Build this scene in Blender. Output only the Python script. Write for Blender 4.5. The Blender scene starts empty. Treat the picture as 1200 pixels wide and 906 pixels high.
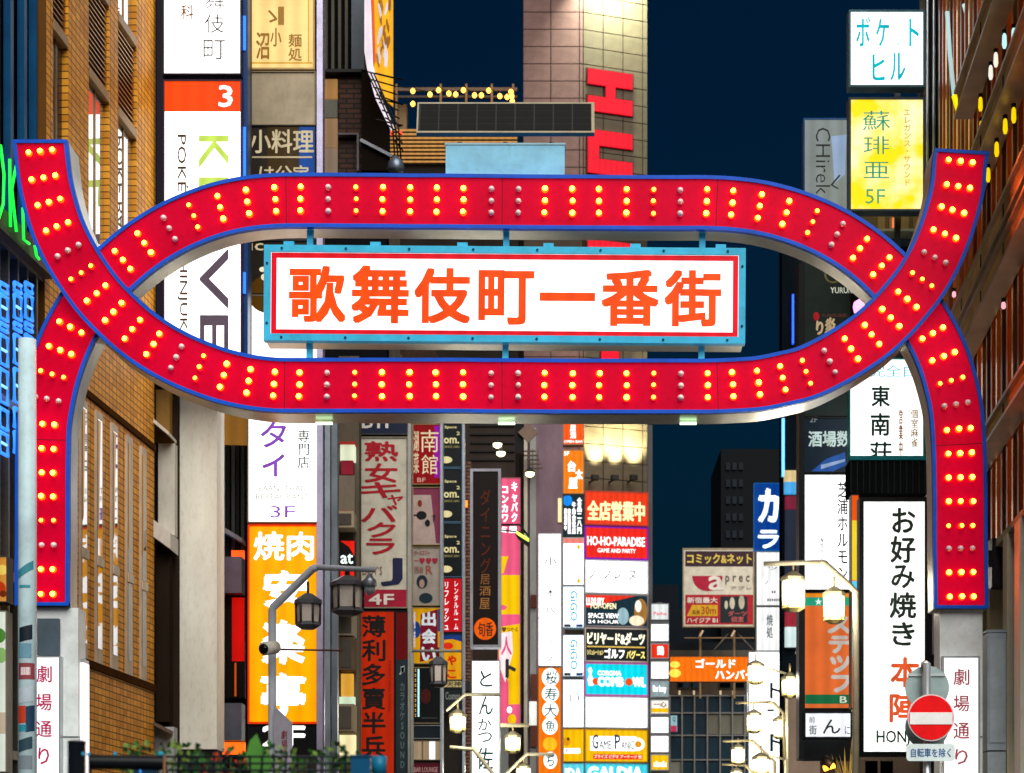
import bpy, math, random
from mathutils import Vector, Matrix
random.seed(7)
S = bpy.context.scene
# ------------------------------------------------------------------ camera
F = 2430.0; U0 = 660.0; V0 = 1044.0; CH = 1.5
cam = bpy.data.cameras.new('camera'); co = bpy.data.objects.new('camera', cam)
S.collection.objects.link(co); S.camera = co
co.location = (0, 0, CH); co.rotation_euler = (math.pi/2, 0, 0)
cam.sensor_fit = 'HORIZONTAL'; cam.sensor_width = 36; cam.lens = F/1200*36
cam.shift_x = -(U0-600)/1200; cam.shift_y = (V0-453)/1200
cam.clip_start = .1; cam.clip_end = 4000
cam.dof.use_dof = True; cam.dof.focus_distance = 27; cam.dof.aperture_fstop = 3.2
# ------------------------------------------------------------------ sky, lamp, exposure
W = bpy.data.worlds.new('World'); S.world = W; W.use_nodes = True
nt = W.node_tree; bg = nt.nodes['Background']
sk = nt.nodes.new('ShaderNodeTexSky'); sk.sky_type = 'NISHITA'; sk.sun_disc = False
SUN_EL, SUN_ROT = math.radians(0.2), math.radians(200)
sk.sun_elevation = SUN_EL; sk.sun_rotation = SUN_ROT; sk.ozone_density = 4
hs = nt.nodes.new('ShaderNodeMixRGB'); hs.blend_type = 'MULTIPLY'; hs.inputs[0].default_value = 1
hs.inputs[2].default_value = (.15, .95, 1.0, 1)
nt.links.new(sk.outputs[0], hs.inputs[1]); nt.links.new(hs.outputs[0], bg.inputs[0]); bg.inputs[1].default_value = .05
# soft glow of the bright avenue behind the camera (the one sun lamp, dimmed for night)
sl = bpy.data.lights.new('sun', 'SUN'); sl.energy = 4.0; sl.angle = math.radians(55); sl.color = (1, .96, .9)
so = bpy.data.objects.new('sun', sl); S.collection.objects.link(so); so.location = (0, -5, 20)
so.rotation_euler = Vector((-.28, 1, -1.0)).to_track_quat('-Z', 'Y').to_euler()
S.view_settings.view_transform = 'Standard'; S.view_settings.look = 'None'
S.view_settings.exposure = 0; S.view_settings.gamma = 1
S.cycles.use_denoising = True
try: S.cycles.denoiser = 'OPENIMAGEDENOISE'
except Exception: pass
S.cycles.sample_clamp_indirect = 4; S.cycles.max_bounces = 6; S.cycles.diffuse_bounces = 3; S.cycles.glossy_bounces = 3

# ------------------------------------------------------------------ helpers
C = S.collection
def lin(h):
    r = []
    for i in (0, 2, 4):
        c = int(h[i:i+2], 16)/255
        r.append(c/12.92 if c <= .04045 else ((c+.055)/1.055)**2.4)
    return (*r, 1)
MATS = {}
def newmat(name):
    m = bpy.data.materials.new(name); m.use_nodes = True
    return m, m.node_tree, m.node_tree.nodes['Principled BSDF']
def noise_mix(t, b, c, amt, scale, vec=None, detail=4, stretch=None, grime=None):
    """base colour c varied by noise"""
    tc = t.nodes.new('ShaderNodeTexCoord'); n = t.nodes.new('ShaderNodeTexNoise')
    n.inputs['Scale'].default_value = scale; n.inputs['Detail'].default_value = detail
    src = tc.outputs['Object']
    if stretch:
        mp = t.nodes.new('ShaderNodeMapping'); mp.inputs['Scale'].default_value = stretch
        t.links.new(src, mp.inputs[0]); src = mp.outputs[0]
    t.links.new(src, n.inputs['Vector'])
    r = t.nodes.new('ShaderNodeValToRGB')
    r.color_ramp.elements[0].position = .3; r.color_ramp.elements[1].position = .7
    r.color_ramp.elements[0].color = (*[max(0, x*(1-amt)) for x in c[:3]], 1)
    r.color_ramp.elements[1].color = (*[min(1, x*(1+amt*.6)) for x in c[:3]], 1)
    t.links.new(n.outputs[0], r.inputs[0])
    g = t.nodes.new('ShaderNodeTexNoise'); g.inputs['Scale'].default_value = 13; g.inputs['Detail'].default_value = 9; g.inputs['Roughness'].default_value = .7
    t.links.new(src, g.inputs['Vector'])
    gr = t.nodes.new('ShaderNodeValToRGB'); gr.color_ramp.elements[0].position = .36; gr.color_ramp.elements[1].position = .5
    lo = 1-min(.12, amt*.5) if grime is None else 1-grime
    gr.color_ramp.elements[0].color = (lo, lo*.98, lo*.95, 1); gr.color_ramp.elements[1].color = (1, 1, 1, 1)
    t.links.new(g.outputs[0], gr.inputs[0])
    mm = t.nodes.new('ShaderNodeMixRGB'); mm.blend_type = 'MULTIPLY'; mm.inputs[0].default_value = 1
    t.links.new(r.outputs[0], mm.inputs[1]); t.links.new(gr.outputs[0], mm.inputs[2])
    return mm.outputs[0], n.outputs[0]
def M(spec):
    """'e:hex:strength' lit acrylic, 'p:hex:rough' paint, 'm:hex:rough' metal, 'w:hex:rough' weathered wall, 'g:hex' mirror glass"""
    if not isinstance(spec, str): return spec
    if spec in MATS: return MATS[spec]
    p = spec.split(':'); k = p[0]; c = lin(p[1]); v = float(p[2]) if len(p) > 2 else None
    m, t, b = newmat({'e': 'lit_acrylic_', 'p': 'paint_', 'm': 'metal_', 'w': 'wall_', 'g': 'glass_', 'n': 'neon_'}[k]+p[1])
    b.inputs['Base Color'].default_value = c
    if k == 'e':
        s = v or 1
        b.inputs['Base Color'].default_value = (*[x*.2 for x in c[:3]], 1); b.inputs['Specular IOR Level'].default_value = .15
        b.inputs['Roughness'].default_value = .3
        col, fac = noise_mix(t, b, c, .16, 1.1, detail=3, grime=.04)
        # faint bright bands in the emission imitate tubes that are not built
        tc2 = t.nodes.new('ShaderNodeTexCoord'); wv = t.nodes.new('ShaderNodeTexWave'); wv.inputs['Scale'].default_value = 1.1; wv.inputs['Distortion'].default_value = .6; t.links.new(tc2.outputs['Object'], wv.inputs['Vector'])
        wr = t.nodes.new('ShaderNodeValToRGB'); wr.color_ramp.elements[0].color = (.82, .8, .78, 1); t.links.new(wv.outputs['Fac'], wr.inputs[0])
        wm_ = t.nodes.new('ShaderNodeMixRGB'); wm_.blend_type = 'MULTIPLY'; wm_.inputs[0].default_value = 1; t.links.new(col, wm_.inputs[1]); t.links.new(wr.outputs[0], wm_.inputs[2]); col = wm_.outputs[0]
        t.links.new(col, b.inputs['Emission Color']); b.inputs['Emission Strength'].default_value = s
    elif k == 'n':
        b.inputs['Emission Color'].default_value = c; b.inputs['Emission Strength'].default_value = v or 2
    elif k == 'p':
        b.inputs['Specular IOR Level'].default_value = .2
        b.inputs['Roughness'].default_value = v or .5
        col, fac = noise_mix(t, b, c, .18, 3.0)
        t.links.new(col, b.inputs['Base Color'])
    elif k == 'm':
        b.inputs['Metallic'].default_value = .6; b.inputs['Roughness'].default_value = v or .3
        col, fac = noise_mix(t, b, c, .2, 2.0)
        t.links.new(col, b.inputs['Base Color'])
        bp = t.nodes.new('ShaderNodeBump'); bp.inputs['Strength'].default_value = .12; bp.inputs['Distance'].default_value = .03
        t.links.new(fac, bp.inputs['Height']); t.links.new(bp.outputs[0], b.inputs['Normal'])
    elif k == 'w':
        b.inputs['Specular IOR Level'].default_value = 0
        b.inputs['Roughness'].default_value = v or .8
        col, fac = noise_mix(t, b, c, .22, 1.1, detail=6, stretch=(1.3, 1.3, .5))
        t.links.new(col, b.inputs['Base Color'])
        bp = t.nodes.new('ShaderNodeBump'); bp.inputs['Strength'].default_value = .3; bp.inputs['Distance'].default_value = .02
        t.links.new(fac, bp.inputs['Height']); t.links.new(bp.outputs[0], b.inputs['Normal'])
    elif k == 'g':
        b.inputs['Metallic'].default_value = .8; b.inputs['Roughness'].default_value = v or .04
        tc = t.nodes.new('ShaderNodeTexCoord'); n = t.nodes.new('ShaderNodeTexNoise'); n.inputs['Scale'].default_value = .8
        t.links.new(tc.outputs['Object'], n.inputs['Vector'])
        bp = t.nodes.new('ShaderNodeBump'); bp.inputs['Strength'].default_value = .04; bp.inputs['Distance'].default_value = .1
        t.links.new(n.outputs[0], bp.inputs['Height']); t.links.new(bp.outputs[0], b.inputs['Normal'])
    MATS[spec] = m
    return m
def brick_mat(name, c1, c2, mortar, bw, bh, ms, vertical_x=False, off=.5):
    m, t, b = newmat(name)
    tc = t.nodes.new('ShaderNodeTexCoord'); sp = t.nodes.new('ShaderNodeSeparateXYZ'); cb = t.nodes.new('ShaderNodeCombineXYZ')
    t.links.new(tc.outputs['Object'], sp.inputs[0])
    t.links.new(sp.outputs[0 if vertical_x else 1], cb.inputs[0]); t.links.new(sp.outputs[2], cb.inputs[1])
    br = t.nodes.new('ShaderNodeTexBrick'); t.links.new(cb.outputs[0], br.inputs['Vector'])
    br.inputs['Color1'].default_value = lin(c1); br.inputs['Color2'].default_value = lin(c2); br.inputs['Mortar'].default_value = lin(mortar)
    br.inputs['Scale'].default_value = 1; br.inputs['Brick Width'].default_value = bw; br.inputs['Row Height'].default_value = bh
    br.inputs['Mortar Size'].default_value = ms; br.inputs['Mortar Smooth'].default_value = .2; br.offset = off
    n = t.nodes.new('ShaderNodeTexNoise'); n.inputs['Scale'].default_value = 1.3; n.inputs['Detail'].default_value = 6
    t.links.new(tc.outputs['Object'], n.inputs['Vector'])
    mx = t.nodes.new('ShaderNodeMixRGB'); mx.blend_type = 'MULTIPLY'; mx.inputs[0].default_value = .6
    rr = t.nodes.new('ShaderNodeValToRGB'); rr.color_ramp.elements[0].color = (.68, .64, .6, 1); rr.color_ramp.elements[0].position = .3; rr.color_ramp.elements[1].position = .65
    t.links.new(n.outputs[0], rr.inputs[0]); t.links.new(br.outputs[0], mx.inputs[1]); t.links.new(rr.outputs[0], mx.inputs[2])
    t.links.new(mx.outputs[0], b.inputs['Base Color']); b.inputs['Roughness'].default_value = .55; b.inputs['Specular IOR Level'].default_value = .12
    bp = t.nodes.new('ShaderNodeBump'); bp.invert = True; bp.inputs['Strength'].default_value = .6; bp.inputs['Distance'].default_value = .01
    t.links.new(br.outputs[1], bp.inputs['Height']); t.links.new(bp.outputs[0], b.inputs['Normal'])
    return m

def P(u, v, D): return Vector(((u-U0)*D/F, D, CH+(V0-v)*D/F))
def link(name, verts, faces, mat, parent=None, smooth=False):
    me = bpy.data.meshes.new(name); me.from_pydata([tuple(v) for v in verts], [], faces); me.update()
    if smooth:
        for p in me.polygons: p.use_smooth = True
    me.materials.append(M(mat))
    o = bpy.data.objects.new(name, me); C.objects.link(o)
    if parent is not None: o.parent = parent
    return o
def empty(name, label, cat, loc, rz=0, group=None):
    o = bpy.data.objects.new(name, None); C.objects.link(o); o.location = loc; o.rotation_euler = (0, 0, rz)
    o.empty_display_size = .2
    o['label'] = label; o['category'] = cat
    if group: o['group'] = group
    return o
def boxvf(x0, x1, y0, y1, z0, z1, n=0):
    v = [(x0,y0,z0),(x1,y0,z0),(x1,y1,z0),(x0,y1,z0),(x0,y0,z1),(x1,y0,z1),(x1,y1,z1),(x0,y1,z1)]
    f = [(0,3,2,1),(4,5,6,7),(0,1,5,4),(1,2,6,5),(2,3,7,6),(3,0,4,7)]
    return v, [tuple(i+n for i in q) for q in f]
def box(parent, name, mat, x0, x1, y0, y1, z0, z1, bev=0):
    v, f = boxvf(min(x0,x1), max(x0,x1), min(y0,y1), max(y0,y1), min(z0,z1), max(z0,z1))
    return link(name, v, f, mat, parent)
def prism(parent, name, mat, poly, y0, y1):
    """poly of (x,z) counter-clockwise seen from -y"""
    n = len(poly)
    a = sum(poly[i][0]*poly[(i+1)%n][1]-poly[(i+1)%n][0]*poly[i][1] for i in range(n))
    if a < 0: poly = poly[::-1]
    v = [(x, y0, z) for x, z in poly]+[(x, y1, z) for x, z in poly]
    f = [tuple(range(n)), tuple(range(2*n-1, n-1, -1))]+[(i, i+n, (i+1)%n+n, (i+1)%n) for i in range(n)]
    return link(name, v, f, mat, parent)
def tubevf(pts, r, seg=8, n0=0, caps=True):
    pts = [Vector(p) for p in pts]; V = []; Fc = []; rr = r if isinstance(r, (list, tuple)) else [r]*len(pts)
    ref = Vector((0, 0, 1))
    d0 = (pts[-1]-pts[0]).normalized()
    if abs(d0.z) > .9: ref = Vector((0, 1, 0))
    for i, p in enumerate(pts):
        d = (pts[min(i+1, len(pts)-1)]-pts[max(i-1, 0)]).normalized()
        a = d.cross(ref)
        if a.length < 1e-4: a = d.cross(Vector((1, 0, 0)))
        a.normalize(); b = d.cross(a).normalized()
        for k in range(seg):
            t = 2*math.pi*k/seg
            V.append(p+(a*math.cos(t)+b*math.sin(t))*rr[i])
    for i in range(len(pts)-1):
        for k in range(seg):
            k2 = (k+1) % seg
            Fc.append((n0+i*seg+k, n0+i*seg+k2, n0+(i+1)*seg+k2, n0+(i+1)*seg+k))
    if caps:
        Fc.append(tuple(n0+k for k in reversed(range(seg)))); Fc.append(tuple(n0+(len(pts)-1)*seg+k for k in range(seg)))
    return V, Fc
def tube(parent, name, mat, pts, r, seg=8, smooth=True):
    v, f = tubevf(pts, r, seg)
    return link(name, v, f, mat, parent, smooth)
def lathe(parent, name, mat, prof, seg=12, c=(0,0,0), axis='z', smooth=True):
    V = []; Fc = []
    for r, h in prof:
        for k in range(seg):
            t = 2*math.pi*k/seg
            if axis == 'z': V.append((c[0]+r*math.cos(t), c[1]+r*math.sin(t), c[2]+h))
            else: V.append((c[0]+r*math.cos(t), c[1]+h, c[2]+r*math.sin(t)))
    for i in range(len(prof)-1):
        for k in range(seg):
            k2 = (k+1) % seg
            q = (i*seg+k, i*seg+k2, (i+1)*seg+k2, (i+1)*seg+k)
            Fc.append(q if axis == 'z' else q[::-1])
    Fc.append(tuple(reversed(range(seg)))); Fc.append(tuple((len(prof)-1)*seg+k for k in range(seg)))
    return link(name, V, Fc, mat, parent, smooth)
def structure(o): o['kind'] = 'structure'; return o

# ---- lettering is queued and converted in one go at the end
TQ = []
def text(parent, s, x0, z0, x1, z1, y, mat, bold=0.0, rot=0, name='lettering', thick=0.0):
    TQ.append((parent, s, x0, z0, x1, z1, y, mat, bold, rot, name, thick))
def flush_text():
    tmp = bpy.data.collections.new('tmp'); C.children.link(tmp); L = []
    for q in TQ:
        cu = bpy.data.curves.new('t', 'FONT'); cu.body = q[1]; cu.align_x = 'CENTER'; cu.resolution_u = 2
        cu.space_line = 1.0; cu.offset = min(q[8], 0); cu.fill_mode = 'FRONT' if not q[11] else 'BOTH'; cu.extrude = q[11]
        o = bpy.data.objects.new('t', cu); tmp.objects.link(o); L.append(o)
    bpy.context.view_layer.update(); dg = bpy.context.evaluated_depsgraph_get()
    for q, o in zip(TQ, L):
        me = bpy.data.meshes.new_from_object(o.evaluated_get(dg))
        parent, s, x0, z0, x1, z1, y, mat, bold, rot, name, thick = q
        co_ = [v.co.copy() for v in me.vertices]
        if not co_: print('EMPTY TEXT', s); continue
        if rot: co_ = [Vector((c.x*math.cos(rot)-c.y*math.sin(rot), c.x*math.sin(rot)+c.y*math.cos(rot), c.z)) for c in co_]
        ax, bx_ = min(c.x for c in co_), max(c.x for c in co_); ay, by = min(c.y for c in co_), max(c.y for c in co_)
        sx = (x1-x0)/max(1e-6, bx_-ax); sy = (z1-z0)/max(1e-6, by-ay)
        for v, c in zip(me.vertices, co_):
            v.co = (x0+(c.x-ax)*sx, y-c.z*sy, z0+(c.y-ay)*sy)
        if bold > 0:
            # heavier strokes: the same outline laid down again slightly shifted, each copy a hair proud of the last
            n_ch = max(1, len(s.replace('\n', ''))); em = (z1-z0)/max(1, s.count('\n')+1) if not rot else (x1-x0)
            rr = bold*em*.95; base_v = [v.co.copy() for v in me.vertices]; base_f = [tuple(p.vertices) for p in me.polygons]
            dirs = [(math.cos(t*math.pi/4+.39), math.sin(t*math.pi/4+.39)) for t in (range(8) if name == 'character' else (0, 2, 4, 6))]
            if name == 'character': dirs = [(a, b) for a in (-.9, 0, .9) for b in (-.9, 0, .9) if a or b]
            V = list(base_v); Fc = list(base_f); nb = len(base_v); fx_ = (x1-x0-2*rr)/(x1-x0); fz_ = (z1-z0-2*rr)/(z1-z0)
            for v in V: v.x = x0+rr+(v.x-x0)*max(.3, fx_); v.z = z0+rr+(v.z-z0)*max(.3, fz_)
            base_v = [v.copy() for v in V]
            for i, (dx, dz) in enumerate(dirs):
                off = len(V); V += [Vector((v.x+dx*rr, v.y-.00015*(i+1), v.z+dz*rr)) for v in base_v]; Fc += [tuple(j+off for j in f_) for f_ in base_f]
            me = bpy.data.meshes.new(name); me.from_pydata(V, [], Fc); me.update()
        me.materials.clear(); me.materials.append(M(mat)); me.name = name
        n = bpy.data.objects.new(name, me); C.objects.link(n); n.parent = parent
    for o in L: 
        cu = o.data; bpy.data.objects.remove(o); bpy.data.curves.remove(cu)
    bpy.data.collections.remove(tmp)

WH = 'e:fdfdff:2.6'; WH1 = 'e:f4f8fa:1.25'; DK = 'p:1c2224:.5'
def sign(name, label, u0, v0, u1, v1, D, panel, frame='p:30343a:.4', fw=2.0, th=.28, yaw=0, texts=(), deco=(), cat='sign', group=None, legs=None):
    k = D/F; uc = (u0+u1)/2; cy = math.cos(yaw)
    r = empty(name, label, cat, P(uc, v1, D), yaw, group)
    X = lambda u: (u-uc)*k/cy
    Z = lambda v: (v1-v)*k
    a, b, c, d = X(u0), X(u1), Z(v1), Z(v0); w = fw*k
    # casing: box with a recessed front
    o = [(a, c), (b, c), (b, d), (a, d)]; i = [(a+w, c+w), (b-w, c+w), (b-w, d-w), (a+w, d-w)]
    V = [(x, -.03, z) for x, z in o]+[(x, -.03, z) for x, z in i]+[(x, 0, z) for x, z in i]+[(x, th, z) for x, z in o]
    Fc = []
    for j in range(4):
        j2 = (j+1) % 4
        Fc += [(j, j2, 4+j2, 4+j), (4+j, 4+j2, 8+j2, 8+j), (j2, j, 12+j, 12+j2)]
    Fc += [(8, 9, 10, 11), (15, 14, 13, 12)]
    link('casing', V, Fc, frame, r)
    if panel:
        box(r, 'face_panel', panel, a+w+.002, b-w-.002, -.006, -.001, c+w+.002, d-w-.002)
        if not isinstance(panel, str) or panel[:2] == 'e:': box(r, 'back_panel', panel, a+w, b-w, th+.001, th+.006, c+w, d-w)
    y = -.0085
    for q in deco:
        kind, nm, mt = q[0], q[1], q[2]
        if kind == 'rect': box(r, nm, mt, X(q[3]), X(q[5]), y, y+.002, Z(q[6]), Z(q[4]))
        elif kind == 'disc':
            prism(r, nm, mt, [(X(q[3])+q[5]*k*math.cos(t*math.pi/14), Z(q[4])+(q[6] if len(q) > 6 else q[5])*k*math.sin(t*math.pi/14)) for t in range(28)], y, y+.002)
        elif kind == 'poly': prism(r, nm, mt, [(X(pu), Z(pv)) for pu, pv in q[3]], y, y+.002)
        y -= .0024
    for q in texts:
        s, tu0, tv0, tu1, tv1, mt = q[:6]
        bo = q[6] if len(q) > 6 else 0
        if mt[:2] == 'p:' and bo >= 0: bo = max(bo, .016)
        text(r, s, X(tu0), Z(tv1), X(tu1), Z(tv0), y, mt, bo, q[7] if len(q) > 7 else 0)
        y -= .001
    return r
def V_(s): return '\n'.join(s)

# ------------------------------------------------------------------ street frame
TH = math.atan(160/2430.0); ST, CT = math.sin(TH), math.cos(TH)
XL, XR = -9.2, 4.155
def sl_(u): return (XL*F)/(u-820)/CT       # distance along the left wall line where column u meets it
def sr_(u): return (XR*F)/(u-820)/CT
def zz(v, s): return CH+(V0-v)*(s*CT)/F
def sroot(name, label, cat, X0, s0, group=None):
    return empty(name, label, cat, (X0+s0*ST, s0*CT, 0), -TH, group)

# ------------------------------------------------------------------ ground
def sheet(name, x0, x1, y0, y1, z, mat):
    return structure(link(name, [(x0, y0, z), (x1, y0, z), (x1, y1, z), (x0, y1, z)], [(0, 1, 2, 3)], mat))
sheet('ground', -1500, 1500, -200, 2500, -.02, 'w:4a4a48:.9')
rd = structure(link('road', [(XL+2.2+s*ST+(0 if a == 0 else 9), s*CT, 0.0) for s, a in ((-20, 0), (-20, 1), (300, 1), (300, 0))], [(0, 1, 2, 3)], 'w:3b3b3d:.6'))
for nm, X0, wd in (('pavement_left', XL, 2.2), ('pavement_right', XL+11.2, 2.15)):
    v = [(X0+s*ST+a, s*CT, z) for z in (0, .13) for s, a in ((10, 0), (10, wd), (200, wd), (200, 0))]
    structure(link(nm, v, boxvf(0, 1, 0, 1, 0, 1)[1], 'w:77736b:.7'))

# ================================================================== THE GATE
GD = 27.0; K = GD/F
def G(u, v, D=GD): q = P(u, v, D); return q
A_rows = [(52,184,1),(55.6,214.5,1),(62,243,1),(71,271.6,1),(83.7,299,0),(99.5,325,.5),(117,349,1),(137,370.6,1),(159,390.7,1),(183,408,1),
 (209.5,423,0),(237,435,.5),(265,444.5,1),(294,451,1),(323.5,454.5,1),(353,455,1),(385,455,0),(417.5,455,.5),(449,455,1),(481,455,1),(512,455,1),(543.5,455,1),
 (576,455.5,0),(607.5,455.5,0),(638.5,455.8,1),(671,456,1),(702,456,1),(734,456,1),(765.5,456,.5),(797,456,0),(828,456,1),(857.5,455,1),(887,453,1),(915.5,447.5,.7),(943,440.5,.5),
 (970,428,0),(995,413.5,1),(1019,397,1),(1040.6,377.6,1),(1060,356,1),(1077.7,333,.5),(1092.5,307,0),(1104,280,1),(1113,252,1),(1119.5,224.6,1),(1122,195.5,1)]
B_rows = [(49.5,697,1),(49.5,668,1),(50,639.5,0),(50,611,.5),(50,583,1),(50,555,1),(50.5,527,1),(51.5,498,1),(56,468.5,0),(62.6,440,.5),(72,412,1),(84,385,1),(100.5,357,None),(121,330,None),
 (145,306.5,1),(170.5,286.5,1),(199,269,0),(228,255.5,.5),(259,245,1),(291,238.5,1),(323.5,235.5,1),(353,235,1),(385,235,0),(417.5,235.3,.5),(449,235.5,1),(481,236,1),(512,236,1),(543.5,236.3,1),
 (576,236.6,0),(607.5,237,0),(638.5,237.2,1),(671,237.4,1),(702,237.5,1),(734,237.8,1),(765.5,238,.5),(797,238,0),(828,238,1),(858,239.5,1),(889.5,243.5,1),(920.5,251,1),(951.5,262,.5),
 (980.5,276,0),(1007,293,1),(1032,313.5,1),(1055,338,None),(1075,364.5,None),(1092,392,1),(1104.5,419,1),(1113.5,447.5,.5),(1119.5,475,0),(1122.5,504,1),(1124,532.5,1),(1124.5,560.5,1),(1125,588.5,1),(1125,617,.5),(1125,643.5,0),(1125.5,671.5,1),(1126,700,1)]
def spline(rows, first, last, n=5):
    pts = [Vector(first)]+[Vector(r[:2]) for r in rows]+[Vector(last)]
    out = []
    for i in range(len(pts)-1):
        p0 = pts[max(i-1, 0)]; p1 = pts[i]; p2 = pts[i+1]; p3 = pts[min(i+2, len(pts)-1)]
        for j in range(n):
            t = j/n
            out.append(.5*((2*p1)+(-p0+p2)*t+(2*p0-5*p1+4*p2-p3)*t*t+(-p0+3*p1-3*p2+p3)*t**3))
    out.append(pts[-1]); return out
def normals(pts):
    N = []
    for i in range(len(pts)):
        d = pts[min(i+1, len(pts)-1)]-pts[max(i-1, 0)]; d.normalize(); N.append(Vector((-d.y, d.x)))
    return N
red = newmat('gate_red_acrylic'); rt, rb = red[1], red[2]; red = red[0]
rb.inputs['Base Color'].default_value = (.4, .0003, .014, 1); rb.inputs['Roughness'].default_value = .35; rb.inputs['Specular IOR Level'].default_value = .04
cc, _f = noise_mix(rt, rb, (.62, .0, .034, 1), .35, 1.0, detail=3, grime=.25)
rt.links.new(cc, rb.inputs['Emission Color']); rb.inputs['Emission Strength'].default_value = .5
BLUE = 'p:0056d8:.4'; SILV = 'm:dcd8cc:.3'; CYAN = 'p:3cc0ec:.4'
gate = empty('street_gate', 'red neon street gate of two crossing curved bands studded with yellow bulbs', 'gate', P(590, 1044, GD)*1.0)
gate.location.z = 0; GO = gate.location.copy()
bulb_mats = {}
for key, (c, s, e) in {1: ((1, .16, .005), 95, 1), .7: ((1, .2, .008), 55, 1), .5: ((1, .2, .012), 20, 1), 0: ((.55, .42, .46), .0, 0)}.items():
    m, t, b = newmat('bulb_'+str(int(key*10)))
    b.inputs['Base Color'].default_value = (*c, 1) if e else (.88, .8, .84, 1); b.inputs['Roughness'].default_value = .25
    if e:
        b.inputs['Emission Color'].default_value = (*c, 1); b.inputs['Emission Strength'].default_value = s
    rim = m
    if e:
        rim = newmat('bulb_rim'); rim[2].inputs['Base Color'].default_value = (1, .15, .01, 1); rim[2].inputs['Emission Color'].default_value = (1, .085, .002, 1); rim[2].inputs['Emission Strength'].default_value = s*.03; rim = rim[0]
    bulb_mats[key] = (m, rim)
def bulb_mesh(mat, r=.052):
    V = []; Fc = []; seg = 10; prof = [(r*.75, .02), (r, -.005), (r*.9, -.03), (r*.68, -.05), (r*.25, -.06)]
    for rr, h in prof:
        for k in range(seg):
            t = 2*math.pi*k/seg; V.append((rr*math.cos(t), h, rr*math.sin(t)))
    for i in range(len(prof)-1):
        for k in range(seg):
            k2 = (k+1) % seg; Fc.append((i*seg+k, i*seg+k2, (i+1)*seg+k2, (i+1)*seg+k))
    Fc.append(tuple((len(prof)-1)*seg+k for k in range(seg)))
    me = bpy.data.meshes.new('bulb'); me.from_pydata(V, [], Fc); me.update(); me.materials.append(mat[0]); me.materials.append(mat[1])
    for i, p in enumerate(me.polygons): p.use_smooth = True; p.material_index = 1 if i < seg*3 else 0
    return me
bmesh_ = {k: bulb_mesh(m, .047 if k in (1, .7) else .04) for k, m in bulb_mats.items()}
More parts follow.
